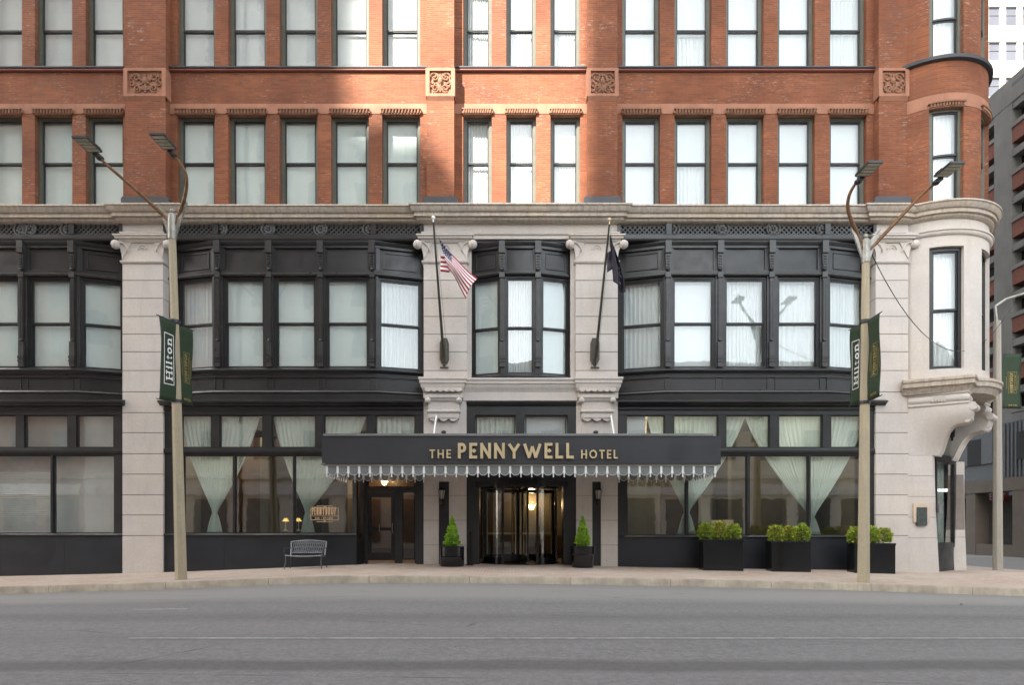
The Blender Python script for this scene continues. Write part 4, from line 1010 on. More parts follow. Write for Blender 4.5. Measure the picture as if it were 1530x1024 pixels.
# wall lanterns
def lantern():
    t=thing('wall_lantern','','lamp',(0,0,0),'wall lanterns beside the entrance')
    m=MB(); m.box(-.05,.05,-.02,.0,-.3,.05); m.tube([(0,-.02,-.2),(0,-.14,-.22),(0,-.16,-.12)],.018,6); m.lathe(0,-.16,[(.03,-.3),(.015,-.2),(.05,-.14),(.075,-.12)],10); m.lathe(0,-.16,[(.12,.17),(.11,.2),(.05,.27),(.02,.3),(.012,.36)],10)
    for k in range(6): a=k*PI/3; m.tube([(.07*math.cos(a),-.16+.07*math.sin(a),-.12),(.115*math.cos(a),-.16+.115*math.sin(a),.17)],.008,4)
    m.build('lantern_frame',BLACK,t); g=MB(); g.lathe(0,-.16,[(.065,-.12),(.105,.16)],12); g.build('lantern_glass',plain('frosted_lantern_glass',(.3,.28,.25),.3),t); return t
l1=lantern(); l1.location=(X(661,.07)-.0,.07,Z(741,.07)); l1['label']='black wall lantern on the dark strip left of the revolving door'
l2=dup(l1,(X(893,.07),.07,Z(741,.07))); l2['label']='black wall lantern on the dark strip right of the revolving door'

# ================================================================= GROUND
fx_=[(-60,-.5),(-17,-.2),(-11.6,-.07),(-8,.07),(-5,.2),(-2,.2),(2,.18),(3.5,.12),(7.8,.05),(12,0),(13.9,-.09),(17,-.12),(60,-.3)]
kx_=[(-60,-.5),(-13.75,-.18),(-8.9,-.04),(-5.1,.12),(0,.105),(5.3,.015),(9.4,-.09),(13.75,-.24),(19,-.3),(60,-.4)]
def interp(t,x):
    for (a,u),(b,v) in zip(t[:-1],t[1:]):
        if x<=b:
            q=max(0,min(1,(x-a)/(b-a))); return u+(v-u)*q
    return t[-1][1]
def sm(t,x): return sum(interp(t,x+d*.5) for d in (-2,-1,0,1,2))/5
YK=-4.2
def walk_z(x,y):
    q=max(0,min(1,(y-YK)/(0-YK))); return sm(kx_,x)*(1-q)+sm(fx_,x)*q
sw=MB(); nx=150; xs=[-60+ (18.6+60)*i/nx for i in range(nx+1)]; ys=[YK+.16,-3,-2,-1,0,1.2,3.5]
g=[[sw.V((x,y,walk_z(x,y))) for y in ys] for x in xs]
for i in range(nx):
    for j in range(len(ys)-1): sw.F((g[i][j],g[i+1][j],g[i+1][j+1],g[i][j+1]),0,True)
# strip along the side street
xs2=[16.4,17.4,18.6]; ys2=[3.5+.0,10,20,30,60]
g2=[[sw.V((x,y,walk_z(18,0) if y>3.5 else walk_z(x,3.5))) for y in ys2] for x in xs2]
for i in range(2):
    for j in range(4): sw.F((g2[i][j],g2[i+1][j],g2[i+1][j+1],g2[i][j+1]),0,True)
tag(sw.build('pavement',PAVE),kind='structure')
def road_z(x,y):
    zk=sm(kx_,x)-.19
    if y>YK: zk=-.38 if x>18 else zk
    q=max(0,min(1,(YK-y)/8)); q=q*q*(3-2*q); return zk*(1-q)+(-.1)*q if y<=YK else zk
rd=MB(); nx=120; xs=[-70+150*i/nx for i in range(nx+1)]; ys=[-200,-60,-25,-20,-16,-13,-11,-9,-7,-5.6,YK,YK+.05]
g=[[rd.V((x,y,road_z(x,y))) for y in ys] for x in xs]
for i in range(nx):
    for j in range(len(ys)-1): rd.F((g[i][j],g[i+1][j],g[i+1][j+1],g[i][j+1]),0,True)
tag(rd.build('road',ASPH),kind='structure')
r2=MB(); r2.prism_xy([(18.6,YK+.04),(400,YK+.04),(400,300),(18.6,300)],-.6,-.385); tag(r2.build('side_street',ASPH),kind='structure')
r3=MB(); r3.box(-400,400,-400,400,-.9,-.7); tag(r3.build('ground',CONC),kind='structure')
# kerb stones
kb=MB(); x=-24.0
while x<18.4:
    ln=2.95+.25*math.sin(x*7); x1=min(x+ln-.012,18.6); n=4
    for k in range(n):
        a=x+(x1-x)*k/n; b=x+(x1-x)*(k+1)/n
        za,zb=sm(kx_,a),sm(kx_,b)
        v=[(a,YK-.02,za-.4),(b,YK-.02,zb-.4),(b,YK,zb-.02),(a,YK,za-.02),(a,YK+.02,za+.004),(b,YK+.02,zb+.004),(b,YK+.165,zb+.006),(a,YK+.165,za+.006),(b,YK+.165,zb-.4),(a,YK+.165,za-.4)]
        i=[kb.V(p) for p in v]
        kb.F((i[0],i[1],i[2],i[3])); kb.F((i[3],i[2],i[5],i[4])); kb.F((i[4],i[5],i[6],i[7])); kb.F((i[7],i[6],i[8],i[9]))
        if k==0: kb.F((i[0],i[3],i[4],i[7],i[9]))
        if k==n-1: kb.F((i[1],i[2],i[5],i[6],i[8]))
    x+=ln
kb.box(18.58,18.75,YK+.02,60,-.6,-.2)
tag(kb.build('kerb',KERB,fix=False),kind='structure')
ml=MB()
PAINT=plain('worn_line_paint',(.55,.55,.53),.8,var=.45,sc=7)
def strip(x0,x1,yc,w):
    n=int((x1-x0)/1.2)+1
    for k in range(n):
        a=x0+(x1-x0)*k/n; b=x0+(x1-x0)*(k+1)/n
        zz=lambda x,y: road_z(x,y)+.006
        i=[ml.V((a,yc-w/2,zz(a,yc)+.004)),ml.V((b,yc-w/2,zz(b,yc)+.004)),ml.V((b,yc+w/2,zz(b,yc)+.004)),ml.V((a,yc+w/2,zz(a,yc)+.004))]; ml.F(i)
strip(-5.2,14,-13.02,.035); strip(-7.0,-6.0,-9.75,.035); 
for yy in (-1.0,3.2,20): ml.box(20,60,yy-.06+1.5*0,yy+.06,-.384,-.38)
tag(ml.build('road_markings',PAINT,fix=False),kind='structure')

# ================================================================= STREET LAMPS
def street_lamp(label,base,top,ztop,zcap,arms,heads,bandz,seg=8):
    t=thing('street_lamp',label,'street lamp',base,'twin-arm street lamps by the kerb')
    m=MB(); bx,by,bz=base
    m.tube([(bx,by,bz-.3),(bx+(top[0]-bx)*.5,by+(top[1]-by)*.5,(bz+ztop)/2),(top[0],top[1],ztop)],[.165,.132,.1],8); 
    m.build('pole',POLEM,t,loc=base)
    m=MB(); m.tube([(top[0],top[1],ztop-.05),(top[0],top[1],zcap),(top[0],top[1],zcap+.05)],[.12,.115,.07],10); m.ball((top[0],top[1],zcap+.12),.07,0,10)
    for s_ in (-1,1):
        m.xf=None; m.prism_xz([(top[0]+s_*.1,ztop),(top[0]+s_*.1,zcap),(top[0]+s_*.42,zcap+.35),(top[0]+s_*.36,zcap+.2),(top[0]+s_*.16,ztop+.2)],top[1]-.03,top[1]+.03)
    m.build('pole_cap',STEEL,t,loc=base)
    for pts in arms:
        P=[Vector(p) for p in pts]; sp=[]
        for i in range(len(P)-1):
            p0,p1,p2,p3=P[max(i-1,0)],P[i],P[i+1],P[min(i+2,len(P)-1)]
            for k in range(6):
                q=k/6; sp.append(.5*((2*p1)+(p2-p0)*q+(2*p0-5*p1+4*p2-p3)*q*q+(3*p1-p0-3*p2+p3)*q**3))
        sp.append(P[-1]); n=len(sp); m=MB(); m.tube(sp,[.06-.028*i/(n-1) for i in range(n)],8); m.build('arm',RUST,t,loc=base)
    for (hx,hy,hz) in heads:
        m=MB(); m.ball((hx,hy+.1,hz-.0),.1,0,10,sy=1.1,sz=.7); m.box(hx-.06,hx+.06,hy-.12,hy+.05,hz-.03,hz+.05)
        m.box(hx-.19,hx+.19,hy-.78,hy-.1,hz+.035,hz+.09,0); m.box(hx-.15,hx+.15,hy-.35,hy-.1,hz+.09,hz+.15,0)
        for k in range(4): m.box(hx-.165,hx+.165,hy-.74+k*.155,hy-.62+k*.155,hz+.025,hz+.034,1)
        m.build('lamp_head',[LAMPB,LAMPL],t,loc=base)
    for z in bandz:
        m=MB(); q=(z-bz)/(ztop-bz); cx_,cy_=bx+(top[0]-bx)*q,by+(top[1]-by)*q; m.lathe(cx_,cy_,[(.155,z-.04),(.155,z+.04)],12); m.build('clamp_band',LAMPB,t,loc=base)
    return t
dL=18.5; YL=-3.5
def PX(px,py,Y): return (X(px,Y),Y,Z(py,Y))
bL=(X(271,YL),YL,walk_z(X(271,YL),YL)); tL=(X(257.5,YL),YL)
zT=Z(355,YL); zC=Z(322,YL)
street_lamp('leaning concrete street lamp with two bronze arms, on the left by the granite pier',bL,tL,zT,zC,
 [[(tL[0]-.08,YL,zT+.35),PX(247,325,YL),PX(210,290,-3.7),PX(165,251,-3.95),PX(147,234,-4.1)],
  [(tL[0]+.08,YL,zT+.35),PX(267,322,YL),PX(277,290,-3.7),PX(278,262,-3.9),PX(266,240,-4.0),PX(258,232,-4.1)]],
 [PX(146,233,-4.15),PX(257,229,-4.15)],[Z(481,YL),Z(600,YL)])
YR=-3.8
bR=(X(1290,YR),YR,walk_z(X(1290,YR),YR)); tR=(X(1293.5,YR),YR); zTr=Z(390,YR); zCr=Z(360,YR)
street_lamp('concrete street lamp with two bronze arms, on the right before the third planter',bR,tR,zTr,zCr,
 [[(tR[0]+.08,YR,zTr+.3),PX(1310,362,YR),PX(1345,325,-3.95),PX(1375,293,-4.1),PX(1400,272,-4.3)],
  [(tR[0]-.08,YR,zTr+.3),PX(1281,350,YR),PX(1268,318,-3.95),PX(1268,295,-4.1),PX(1277,276,-4.25),PX(1283,271,-4.3)]],
 [PX(1402,270,-4.4),PX(1285,269,-4.4)],[Z(481,YR),Z(602,YR)])
# far street lamp at the corner
t=thing('corner_street_lamp','slim grey street lamp at the far corner, right of the turret','street lamp',(17.6,2.0,-.12))
m=MB(); b_=(17.6,2.0,-.12); m.tube([(17.6,2,-.4),(17.57,2,Z(480,2))],[.16,.12],8); m.build('pole',stone_mat('pale_pole',(.42,.4,.34),.2),t,loc=b_)
m=MB(); m.tube([(17.55,2,Z(480,2)),(17.5,2,Z(458,2)),(17.9,2,Z(447,2)),(18.6,2,Z(438,2)),(20.2,2,Z(434,2))],[.06,.05,.045,.04,.035],8); m.build('arm',STEEL,t,loc=b_)
m=MB(); m.box(20.1,20.7,1.85,2.15,Z(434,2)-.05,Z(434,2)+.05); m.build('lamp_head',LAMPB,t,loc=b_)
def text_v(mb,kind,place,W,Hh,mb2=None):
    """vertical lettering reading upwards; place(a,b,d): a across 0..W, b up 0..H"""
    pv=lambda a0,b0:(lambda u,v,d:place(a0-v,b0+u,d))
    if kind=='H':
        w0,w1,h0,h1=W*.22,W*.86,Hh*.2,Hh*.83; tt=.022
        for q in ((w0,w0+tt,h0,h1),(w1-tt,w1,h0,h1),(w0+tt,w1-tt,h0,h0+tt),(w0+tt,w1-tt,h1-tt,h1)):
            i=[mb.V(place(a,b,.006)) for a,b in ((q[0],q[2]),(q[1],q[2]),(q[1],q[3]),(q[0],q[3]))]; mb.F(i,0)
        letters(mb,['Hs','i','l','t','o','n'],lambda u,v,d:place(w1-.1*W-v,h0+Hh*.05+u,.004+d),W*.42,(h1-h0)-Hh*.1,W*.07,.004,0,.14)
    else:
        w0,w1,h0,h1=W*.3,W*.78,Hh*.28,Hh*.68; tt=.012
        for q in ((w0,w0+tt,h0,h1),(w1-tt,w1,h0,h1),(w0+tt,w1-tt,h0,h0+tt),(w0+tt,w1-tt,h1-tt,h1),(w0-.07,w0-.055,Hh*.36,Hh*.6),(w1+.055,w1+.07,Hh*.36,Hh*.6),(W*.66,W*.67,h0,h1)):
            i=[mb.V(place(a,b,.006)) for a,b in ((q[0],q[2]),(q[1],q[2]),(q[1],q[3]),(q[0],q[3]))]; mb.F(i,0)
        letters(mb,'PENNYDROP',lambda u,v,d:place(W*.6-v,h0+Hh*.02+u,.004+d),W*.2,(h1-h0)-Hh*.04,W*.035,.004,0,.18)
        letters(mb,'BAR + KITCHEN',lambda u,v,d:place(W*.73-v,h0+Hh*.06+u,.004+d),W*.045,(h1-h0)-Hh*.12,W*.012,.004,0,.2)
        letters(mb2 if mb2 else mb,'HOTEL',lambda u,v,d:place(W*.28+u,Hh*.045+v,.004+d),Hh*.03,W*.5,W*.02,.004,0,.3)
def banner(label,kind,inner,outer,zi1,zo1,zi0,zo0,side,curve=0):
    """hangs between two short arms; inner edge at the pole, outer edge free; side=+1 shows its face to +X"""
    W=math.hypot(outer[0]-inner[0],outer[1]-inner[1]); Hh=zi1-zi0
    d=Vector((outer[0]-inner[0],outer[1]-inner[1])).normalized()
    nrm=Vector((-d.y,d.x)); 
    if nrm.x*side<0: nrm=-nrm
    if abs(nrm.x)<.3 and nrm.y>0: nrm=-nrm
    flip=Vector((d.x,d.y,0)).cross(Vector((0,0,1))); right_is_outer=flip.dot(Vector((nrm.x,nrm.y,0)))>0
    def place(a,b,dd):
        q=a/W if right_is_outer else 1-a/W
        v=b/Hh; z1=zi1+(zo1-zi1)*q; z0=zi0+(zo0-zi0)*q; z=z0+(z1-z0)*v
        bow=curve*math.sin(PI*v)*q+.02*math.sin(v*7+q*2)
        p=Vector((inner[0],inner[1]))+d*(W*q)+nrm*(bow+dd)
        if curve: p-=d*(abs(curve)*.8*math.sin(PI*v)*q)
        return (p.x,p.y,z)
    loc=(inner[0],inner[1],zi0)
    m=MB(); m.grid(lambda u,v:place(u*W,v*Hh,0),8,16,0)
    o=m.build('banner',BANNER,None,loc=loc,fix=False); so=o.modifiers.new('solid','SOLIDIFY'); so.thickness=.004; so.offset=-1 if True else 1; so.offset=0
    tag(o,label,'banner','green banners on the lamp poles')
    m=MB(); m2=MB(); text_v(m,kind,place,W,Hh,m2); m.build('banner_lettering',WHITE if kind=='H' else OCHRE,o,loc=loc,fix=False)
    if m2.v: m2.build('banner_footer_word',OCHRE,o,loc=loc,fix=False)
    m=MB(); e=Vector((outer[0],outer[1]))+d*.08
    for za,zb in ((zi1,zo1),(zi0,zo0)): m.tube([(inner[0]-d.x*.1,inner[1]-d.y*.1,za+.01),(e.x,e.y,zb+.01)],.014,6)
    m.build('banner_arm',LAMPB,o,loc=loc)
px_=lambda px,Y:(X(px,Y),Y)
banner('green Hilton banner on the left lamp pole, hanging on its road side','H',px_(262.5,-3.62),px_(237,-4.2),Z(483,-3.62),Z(472,-4.2),Z(601,-3.62),Z(597,-4.2),1,.05)
banner('green PENNYDROP banner on the left lamp pole, hanging on its building side','P',px_(268.5,-3.38),px_(287.5,-2.8),Z(487,-3.38),Z(494,-2.8),Z(601,-3.38),Z(608,-2.8),1)
banner('green PENNYDROP banner on the right lamp pole, hanging on its road side','P',px_(1297,-3.92),px_(1315,-4.5),Z(480,-3.92),Z(468,-4.5),Z(601,-3.92),Z(592,-4.5),-1)
banner('green Hilton banner on the right lamp pole, hanging on its building side','H',px_(1286.5,-3.68),px_(1270.5,-3.1),Z(486,-3.68),Z(493,-3.1),Z(602,-3.68),Z(608,-3.1),-1)
banner('green PENNYDROP banner on the far corner lamp pole','P',px_(1498,2),px_(1525,2.15),Z(530,2),Z(530,2.15),Z(611,2),Z(611,2.15),1)
m=MB(); a=Vector(PX(1300,375,YR)); b=Vector(PX(1517,446,2.0)); pts=[]
for k in range(25):
    t_=k/24; p=a.lerp(b,t_); p.z-= 3.1*4*t_*(1-t_)*.75; pts.append(p)
m.tube(pts,.012,5); o=m.build('overhead_cable',BLACK,None,loc=tuple(a)); tag(o,'thin dark cable sagging across the turret between two lamp poles','cable')

# ================================================================= FLAGPOLES AND FLAGS
PLATE=plain('bronze_plate',(.07,.065,.05),.5,metal=.3)
def flagpole(label,b,tp,fin):
    t=thing('flagpole',label,'flagpole',b,'flagpoles on the piers over the canopy')
    m=MB(); m.tube([b,tp],[.05,.028],10); m.tube([(b[0],b[1],b[2]),(b[0]+(tp[0]-b[0])*.1,b[1]+(tp[1]-b[1])*.1,b[2]+(tp[2]-b[2])*.1)],.065,10); m.build('pole',plain('dark_bronze',(.045,.042,.03),.4,metal=.4),t,loc=b)
    m=MB(); w_=.15; h_=.42; cz=b[2]+.28; m.prism_xz([(b[0]-w_*.6,cz-h_),(b[0]+w_*.6,cz-h_),(b[0]+w_,cz-h_*.7),(b[0]+w_,cz+h_*.6),(b[0]+w_*.6,cz+h_),(b[0]-w_*.6,cz+h_),(b[0]-w_,cz+h_*.6),(b[0]-w_,cz-h_*.7)],-.09,-.0)
    m.tube([(b[0],-.02,b[2]-.25),b],.04,6); m.tube([(b[0]-.14,-.08,b[2]-.28),(b[0]+.14,-.08,b[2]-.28)],.03,6); m.build('wall_plate',PLATE,t,loc=b)
    m=MB(); m.ball((tp[0],tp[1],tp[2]+.14),.06,0,10); m.tube([(tp[0],tp[1],tp[2]),(tp[0],tp[1],tp[2]+.1)],.02,6); m.build('finial',fin,t,loc=b)
    m=MB(); m.tube([(tp[0]+.05,tp[1]-.02,tp[2]-.1),(b[0]+.1,b[1]-.02,b[2]+.3)],.006,4); m.build('halyard',GREY,t,loc=b)
    return t
b1=(X(663,-.25),-.25,Z(535,-.25)); t1=(X(647.5,-1.4),-1.4,Z(332,-1.4))
b2=(X(890,-.25),-.25,Z(535,-.25)); t2=(X(910.5,-1.4),-1.4,Z(335,-1.4))
flagpole('slanting bronze flagpole with white ball finial flying the striped flag',b1,t1,WHITE)
flagpole('slanting bronze flagpole with gold ball finial flying the dark flag',b2,t2,GOLD)
FR=plain('flag_red',(.33,.02,.04),.7,var=.05); FW=plain('flag_white',(.75,.73,.72),.7,var=.03); FB=plain('flag_blue',(.02,.024,.09),.7,var=.05)
m=MB(); Yf=-1.3
def bz(a,b,c_,t): return ((1-t)**2*a[0]+2*t*(1-t)*b[0]+t*t*c_[0],(1-t)**2*a[1]+2*t*(1-t)*b[1]+t*t*c_[1])
def flagfn(u,v):   # u along the stripes from hoist, v from top edge (0) to bottom (1)
    top=bz((654.5,353),(676,385),(713,414),u); bot=bz((669,400),(678,408),(695,445),u)
    x_=top[0]+(bot[0]-top[0])*v; y_=top[1]+(bot[1]-top[1])*v
    Y_=Yf+.09*math.sin(v*6+u*2)+.06*math.sin(u*9+v)
    return (X(x_,Yf),Y_,Z(y_,Yf))
def mf(i,j): return 2 if (i<16 and j<14) else (0 if (j//2)%2==0 else 1)
m.grid(flagfn,40,26,0,True,mf)
def flag2(u,v): x_=657.5+14*u; y_=380+2*u+24*v-0*u; return (X(x_,Yf),Yf+.12+.03*math.sin(v*5),Z(y_,Yf))
m.grid(flag2,6,14,0,True,lambda i,j:0 if (j//2)%2==0 else 1)
for i in range(6):
    for j in range(5):
        u=.03+i*.065; v=.05+j*.1; p=Vector(flagfn(u+ (.02 if j%2 else 0),v)); r=.013
        ii=[m.V((p.x+r*math.sin(k*PI*.4)*(1 if k%1==0 else 1),p.y-.015,p.z+r*math.cos(k*PI*.4))) for k in range(5)]; m.F(ii,1)
o=m.build('striped_flag',[FR,FW,FB],None,loc=tuple(PX(655,353,Yf)),fix=False); so=o.modifiers.new('s','SOLIDIFY'); so.thickness=.004
tag(o,'red and white striped flag with starry blue canton drooping from the left flagpole','flag')
FD=plain('flag_dark',(.02,.016,.03),.7,var=.2); FG=plain('flag_pale_mark',(.35,.33,.4),.7)
m=MB()
def f3(u,v):
    a=bz((911,352),(913,385),(917,415),v); b=bz((912,353),(930,395),(934,425),v)
    x_=a[0]+(b[0]-a[0])*u; y_=a[1]+(b[1]-a[1])*u+10*v*u+ (8 if v>.95 else 0)*(1-abs(u-.5))
    return (X(x_,Yf),Yf+.1*math.sin(u*9+v*2),Z(y_,Yf))
m.grid(f3,14,24,0,True,lambda i,j:1 if (i in(8,9) and j%4 in(1,) and j>8) or (i==11 and 12<j<18 and j%2) else 0)
m.grid(lambda u,v:(X(908+8*u,Yf),Yf+.15+.04*math.sin(v*4),Z(375+30*v-5*u,Yf)),4,6,0)
o=m.build('dark_flag',[FD,FG],None,loc=tuple(PX(911,352,Yf)),fix=False); so=o.modifiers.new('s','SOLIDIFY'); so.thickness=.004
tag(o,'narrow dark purple flag with pale marks hanging limp from the right flagpole','flag')

# ================================================================= BENCH
bx,by=X(458,-.9),-.95; bz_=walk_z(bx,by); Bn=thing('park_bench','grey metal lattice-backed bench standing against the dark wall under the shop window','bench',(bx,by,bz_))
m=MB(); w_=.58
def top(x): return .84+.05*(1-(x/w_)**2)
for s_ in (-1,1): m.tube([(s_*w_*.94,.2,.42),(s_*w_*.97,.3,.82)],.022,6)
m.tube([(x_/10*w_,.3,top(x_/10*w_)) for x_ in range(-10,11)],.024,6); m.tube([(x_/10*w_*.95,.22,.5+.0) for x_ in range(-10,11)],.018,6)
for k in range(-9,10):
    for dx in (-.09,.09):
        x0_,x1_=k*.06,k*.06+dx
        if abs(x1_)<w_*.95: m.tube([(x0_,.225,.5),(x1_,.295,top(x1_)-.01)],.013,4)
m.build('backrest',GREY,Bn)
m=MB(); 
for k in range(9): m.box(-w_*.95,w_*.95,-.22+k*.05,-.185+k*.05,.41-.004*k,.425-.004*k)
m.tube([(x_/8*w_,-.25-.02*math.cos(x_/8*1.4),.43-.03*(1-(x_/8)**2)) for x_ in range(-8,9)],.024,6); m.build('seat',GREY,Bn)
for s_ in (-1,1):
    m=MB(); m.tube([(s_*w_,.26,.66),(s_*w_*1.02,.0,.66),(s_*w_*1.05,-.22,.62),(s_*w_*1.03,-.25,.42)],.02,6); m.build('armrest',LAMPB,Bn)
    for yy_,dy in ((-.25,-.07),(.2,.08)):
        m=MB(); m.tube([(s_*w_*.97,yy_,.43),(s_*w_*.95,yy_+dy*.2,.22),(s_*w_*1.02,yy_+dy,0)],[.022,.018,.016],6); m.build('leg',LAMPB,Bn)

# ================================================================= PLANTERS & SHRUBS
def leaf_cloud(m,cx,cy,cz,shape,n,size,mats,seed):
    rnd=random.Random(seed)
    for k in range(n):
        u,v,r=shape(rnd); 
        x_,y_,z_=u,v,r
        s_=size*rnd.uniform(.6,1.3)
        d=Vector((x_,y_,z_*.5+.02)); 
        if d.length<1e-4: d=Vector((0,0,1))
        d=(d.normalized()+Vector((rnd.gauss(0,.4),rnd.gauss(0,.4),rnd.gauss(.2,.4)))).normalized()
        t=d.cross(Vector((rnd.gauss(0,1),rnd.gauss(0,1),rnd.gauss(0,1)))).normalized(); b=d
        c=Vector((cx+x_,cy+y_,cz+z_)); mm=mats(rnd,x_,y_,z_)
        i=[m.V(c-t*s_*.4),m.V(c+b*s_*.5-t*s_*.3),m.V(c+b*s_*1.2),m.V(c+b*s_*.5+t*s_*.35),m.V(c+t*s_*.3)]
        m.F(i,mm)
def round_shrub(label,x,y,z,r,seed,pal,sz=1.22,group='round shrubs in the box planters'):
    t=thing('shrub',label,'shrub',(x,y,z),group)
    def shp(rn):
        a=rn.uniform(0,2*PI); cz_=rn.uniform(-.75,1); q=math.sqrt(max(0,1-cz_*cz_)); rr=r*(1+.1*math.sin(3*a+seed)+.08*math.sin(5*cz_*3+seed))*rn.uniform(.72,1.04)
        return rr*q*math.cos(a),rr*q*math.sin(a),rr*cz_*sz
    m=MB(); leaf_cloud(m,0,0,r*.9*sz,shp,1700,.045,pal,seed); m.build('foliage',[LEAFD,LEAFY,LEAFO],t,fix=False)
    m=MB(); m.tube([(0,0,-.1),(0,0,r*.9)],.025,5)
    for k in range(5): a=k*1.3; m.tube([(0,0,.1),(r*.6*math.cos(a),r*.6*math.sin(a),r)],.012,4)
    m.build('stem',RUST,t); return t
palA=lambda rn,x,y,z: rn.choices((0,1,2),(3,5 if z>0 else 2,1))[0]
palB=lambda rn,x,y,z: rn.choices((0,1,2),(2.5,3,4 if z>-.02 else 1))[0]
YP=-.95
for pi_,(pa,pb,lab) in enumerate(((1051,1111,'nearest the canopy'),(1153,1212,'in the middle of the row'),(1277,1338,'behind the right lamp pole'))):
    x0,x1=X(pa,YP),X(pb,YP); gz=min(walk_z(x0,YP),walk_z(x1,YP)); cx=(x0+x1)/2; pzt=Z((807,810,813)[pi_],YP)
    t=thing('box_planter','glossy black rectangular planter %s along the right shopfront'%lab,'planter',(cx,YP,gz),'black box planters along the shopfront')
    m=MB(); w_=(x1-x0)/2; dpt=.5; h_=pzt-gz
    m.box(-w_,w_,0,dpt,-.1,h_-.0,0); m.box(-w_-.012,w_+.012,-.012,.03,h_-.06,h_+.012,0); m.box(-w_-.012,w_+.012,dpt-.03,dpt+.012,h_-.06,h_+.012,0); m.box(-w_-.012,-w_+.03,.03,dpt-.03,h_-.06,h_+.012,0); m.box(w_-.03,w_+.012,.03,dpt-.03,h_-.06,h_+.012,0)
    m.build('planter_box',BLACK,t,bevel=.006); m=MB(); m.box(-w_+.03,w_-.03,.03,dpt-.03,h_,h_+.006); m.build('soil',SOIL,t)
    for k in range(3):
        sx=cx+(k-1)*w_*.69-(.05 if pi_!=1 else -.02); words=('left','middle','right')[k]
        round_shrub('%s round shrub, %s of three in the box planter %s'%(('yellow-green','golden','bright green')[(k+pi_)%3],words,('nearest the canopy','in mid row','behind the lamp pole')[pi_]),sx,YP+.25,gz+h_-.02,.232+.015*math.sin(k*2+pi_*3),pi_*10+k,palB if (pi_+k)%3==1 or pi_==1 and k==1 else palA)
for k,(px,lab,pt) in enumerate(((675.5,'left',817),(870.5,'right',817))):
    yy=-.75; x=X(px,yy); gz=walk_z(x,yy); h_=Z(pt,yy)-gz; r=.385
    t=thing('round_planter','black round planter %s of the revolving door holding a small cone-shaped conifer'%lab,'planter',(x,yy,gz),'round planters beside the revolving door')
    m=MB()
    if k==0: m.lathe(0,0,[(r*.97,0),(r,.02),(r,h_*.48),(r*.96,h_*.5),(r*1.0,h_*.52),(r*1.0,h_*.96),(r*1.03,h_*.97),(r*1.03,h_),(r*.9,h_),(r*.88,h_*.92)],28)
    else:
        n=40; prof=[(0,.86),(h_*.6,.92),(h_*.64,1.0),(h_*.95,1.03),(h_,1.03)]
        rows=[[m.V(((r*q*(1+(.035*math.cos(a*10*2*PI/n) if z<h_*.6 else 0)))*math.cos(2*PI*a/n),(r*q*(1+(.035*math.cos(a*10*2*PI/n) if z<h_*.6 else 0)))*math.sin(2*PI*a/n),z)) for a in range(n)] for z,q in prof]
        for i in range(len(prof)-1):
            for a in range(n): j=(a+1)%n; m.F((rows[i][a],rows[i][j],rows[i+1][j],rows[i+1][a]),0,True)
        m.F(rows[-1])
    m.build('pot',BLACK,t); m=MB(); m.lathe(0,0,[(r*.9,h_*.9),(r*.9,h_+.004)],20); m.build('soil',SOIL,t)
    hh=.92; rb_=.25
    t=thing('conifer','bright green cone-shaped conifer in the round planter %s of the revolving door'%lab,'shrub',(x,yy,gz+h_),'cone conifers beside the revolving door')
    def shp(rn,hh=hh,rb_=rb_,k=k):
        q=rn.random()**1.5; z=q*hh; rr=rb_*min(1,(.45+q*6))*(1-q)**.85*rn.uniform(.7,1.08)*(1+.12*math.sin(q*25+k)); a=rn.uniform(0,2*PI); return rr*math.cos(a),rr*math.sin(a),z
    m=MB(); leaf_cloud(m,0,0,.02,shp,2600,.05,lambda rn,x,y,z:rn.choices((0,1),(5,1.2))[0],50+k); m.build('foliage',[LEAFC,LEAFD],t,fix=False)
    m=MB(); m.tube([(0,0,-.05),(0,0,hh*.8)],[.02,.006],5); m.build('stem',RUST,t)
# ash stand left of revolving door
m=MB(); x=X(701.5,-.3); gz=walk_z(x,-.3); m.lathe(x,-.3,[(.14,gz),(.14,gz+.03),(.05,gz+.06),(.045,gz+1.0),(.06,gz+1.02),(.02,gz+1.12)],14); o=m.build('smoking_post',BLACK,None,loc=(x,-.3,gz)); tag(o,'slim black post on a round foot left of the revolving door','ash stand')
# plaques
t=thing('bronze_plaque','green-grey bronze plaque in a pale stone surround on the corner pier','plaque',(X(1375.5),-.0,Z(785)))
m=MB(); cx=X(1375.5); z0=Z(782); z1=Z(753)
L0=(cx,0,Z(785))
m.box(X(1363.5),X(1370),-.05,-.002,Z(781),z1); m.box(X(1381.5),X(1388),-.05,-.002,Z(781),z1); m.box(X(1370),X(1381.5),-.05,-.002,Z(758.5),z1)
m.build('surround',plain('tan_stone',(.56,.44,.34),.8),t,loc=L0)
m=MB(); m.box(X(1368),X(1383.5),-.07,-.01,Z(786),Z(758.7)); m.box(X(1369.2),X(1382.3),-.075,-.07,Z(784.5),Z(760)); 
for k in range(7): m.box(X(1371),X(1380.5),-.078,-.075,Z(763+k*3)-.012,Z(763+k*3)+.012)
m.build('plate',plain('bronze_patina',(.075,.09,.085),.45,metal=.4,var=.3,sc=8),t,loc=L0)
m=MB(); m.box(14.19,14.31,.02,.145,Z(767),Z(752.5)); o=m.build('wall_plate_sign',GREY,None,loc=(14.25,.14,Z(767))); tag(o,'small dark plate on the edge of the corner pier','plate')
o.name='small_plate'

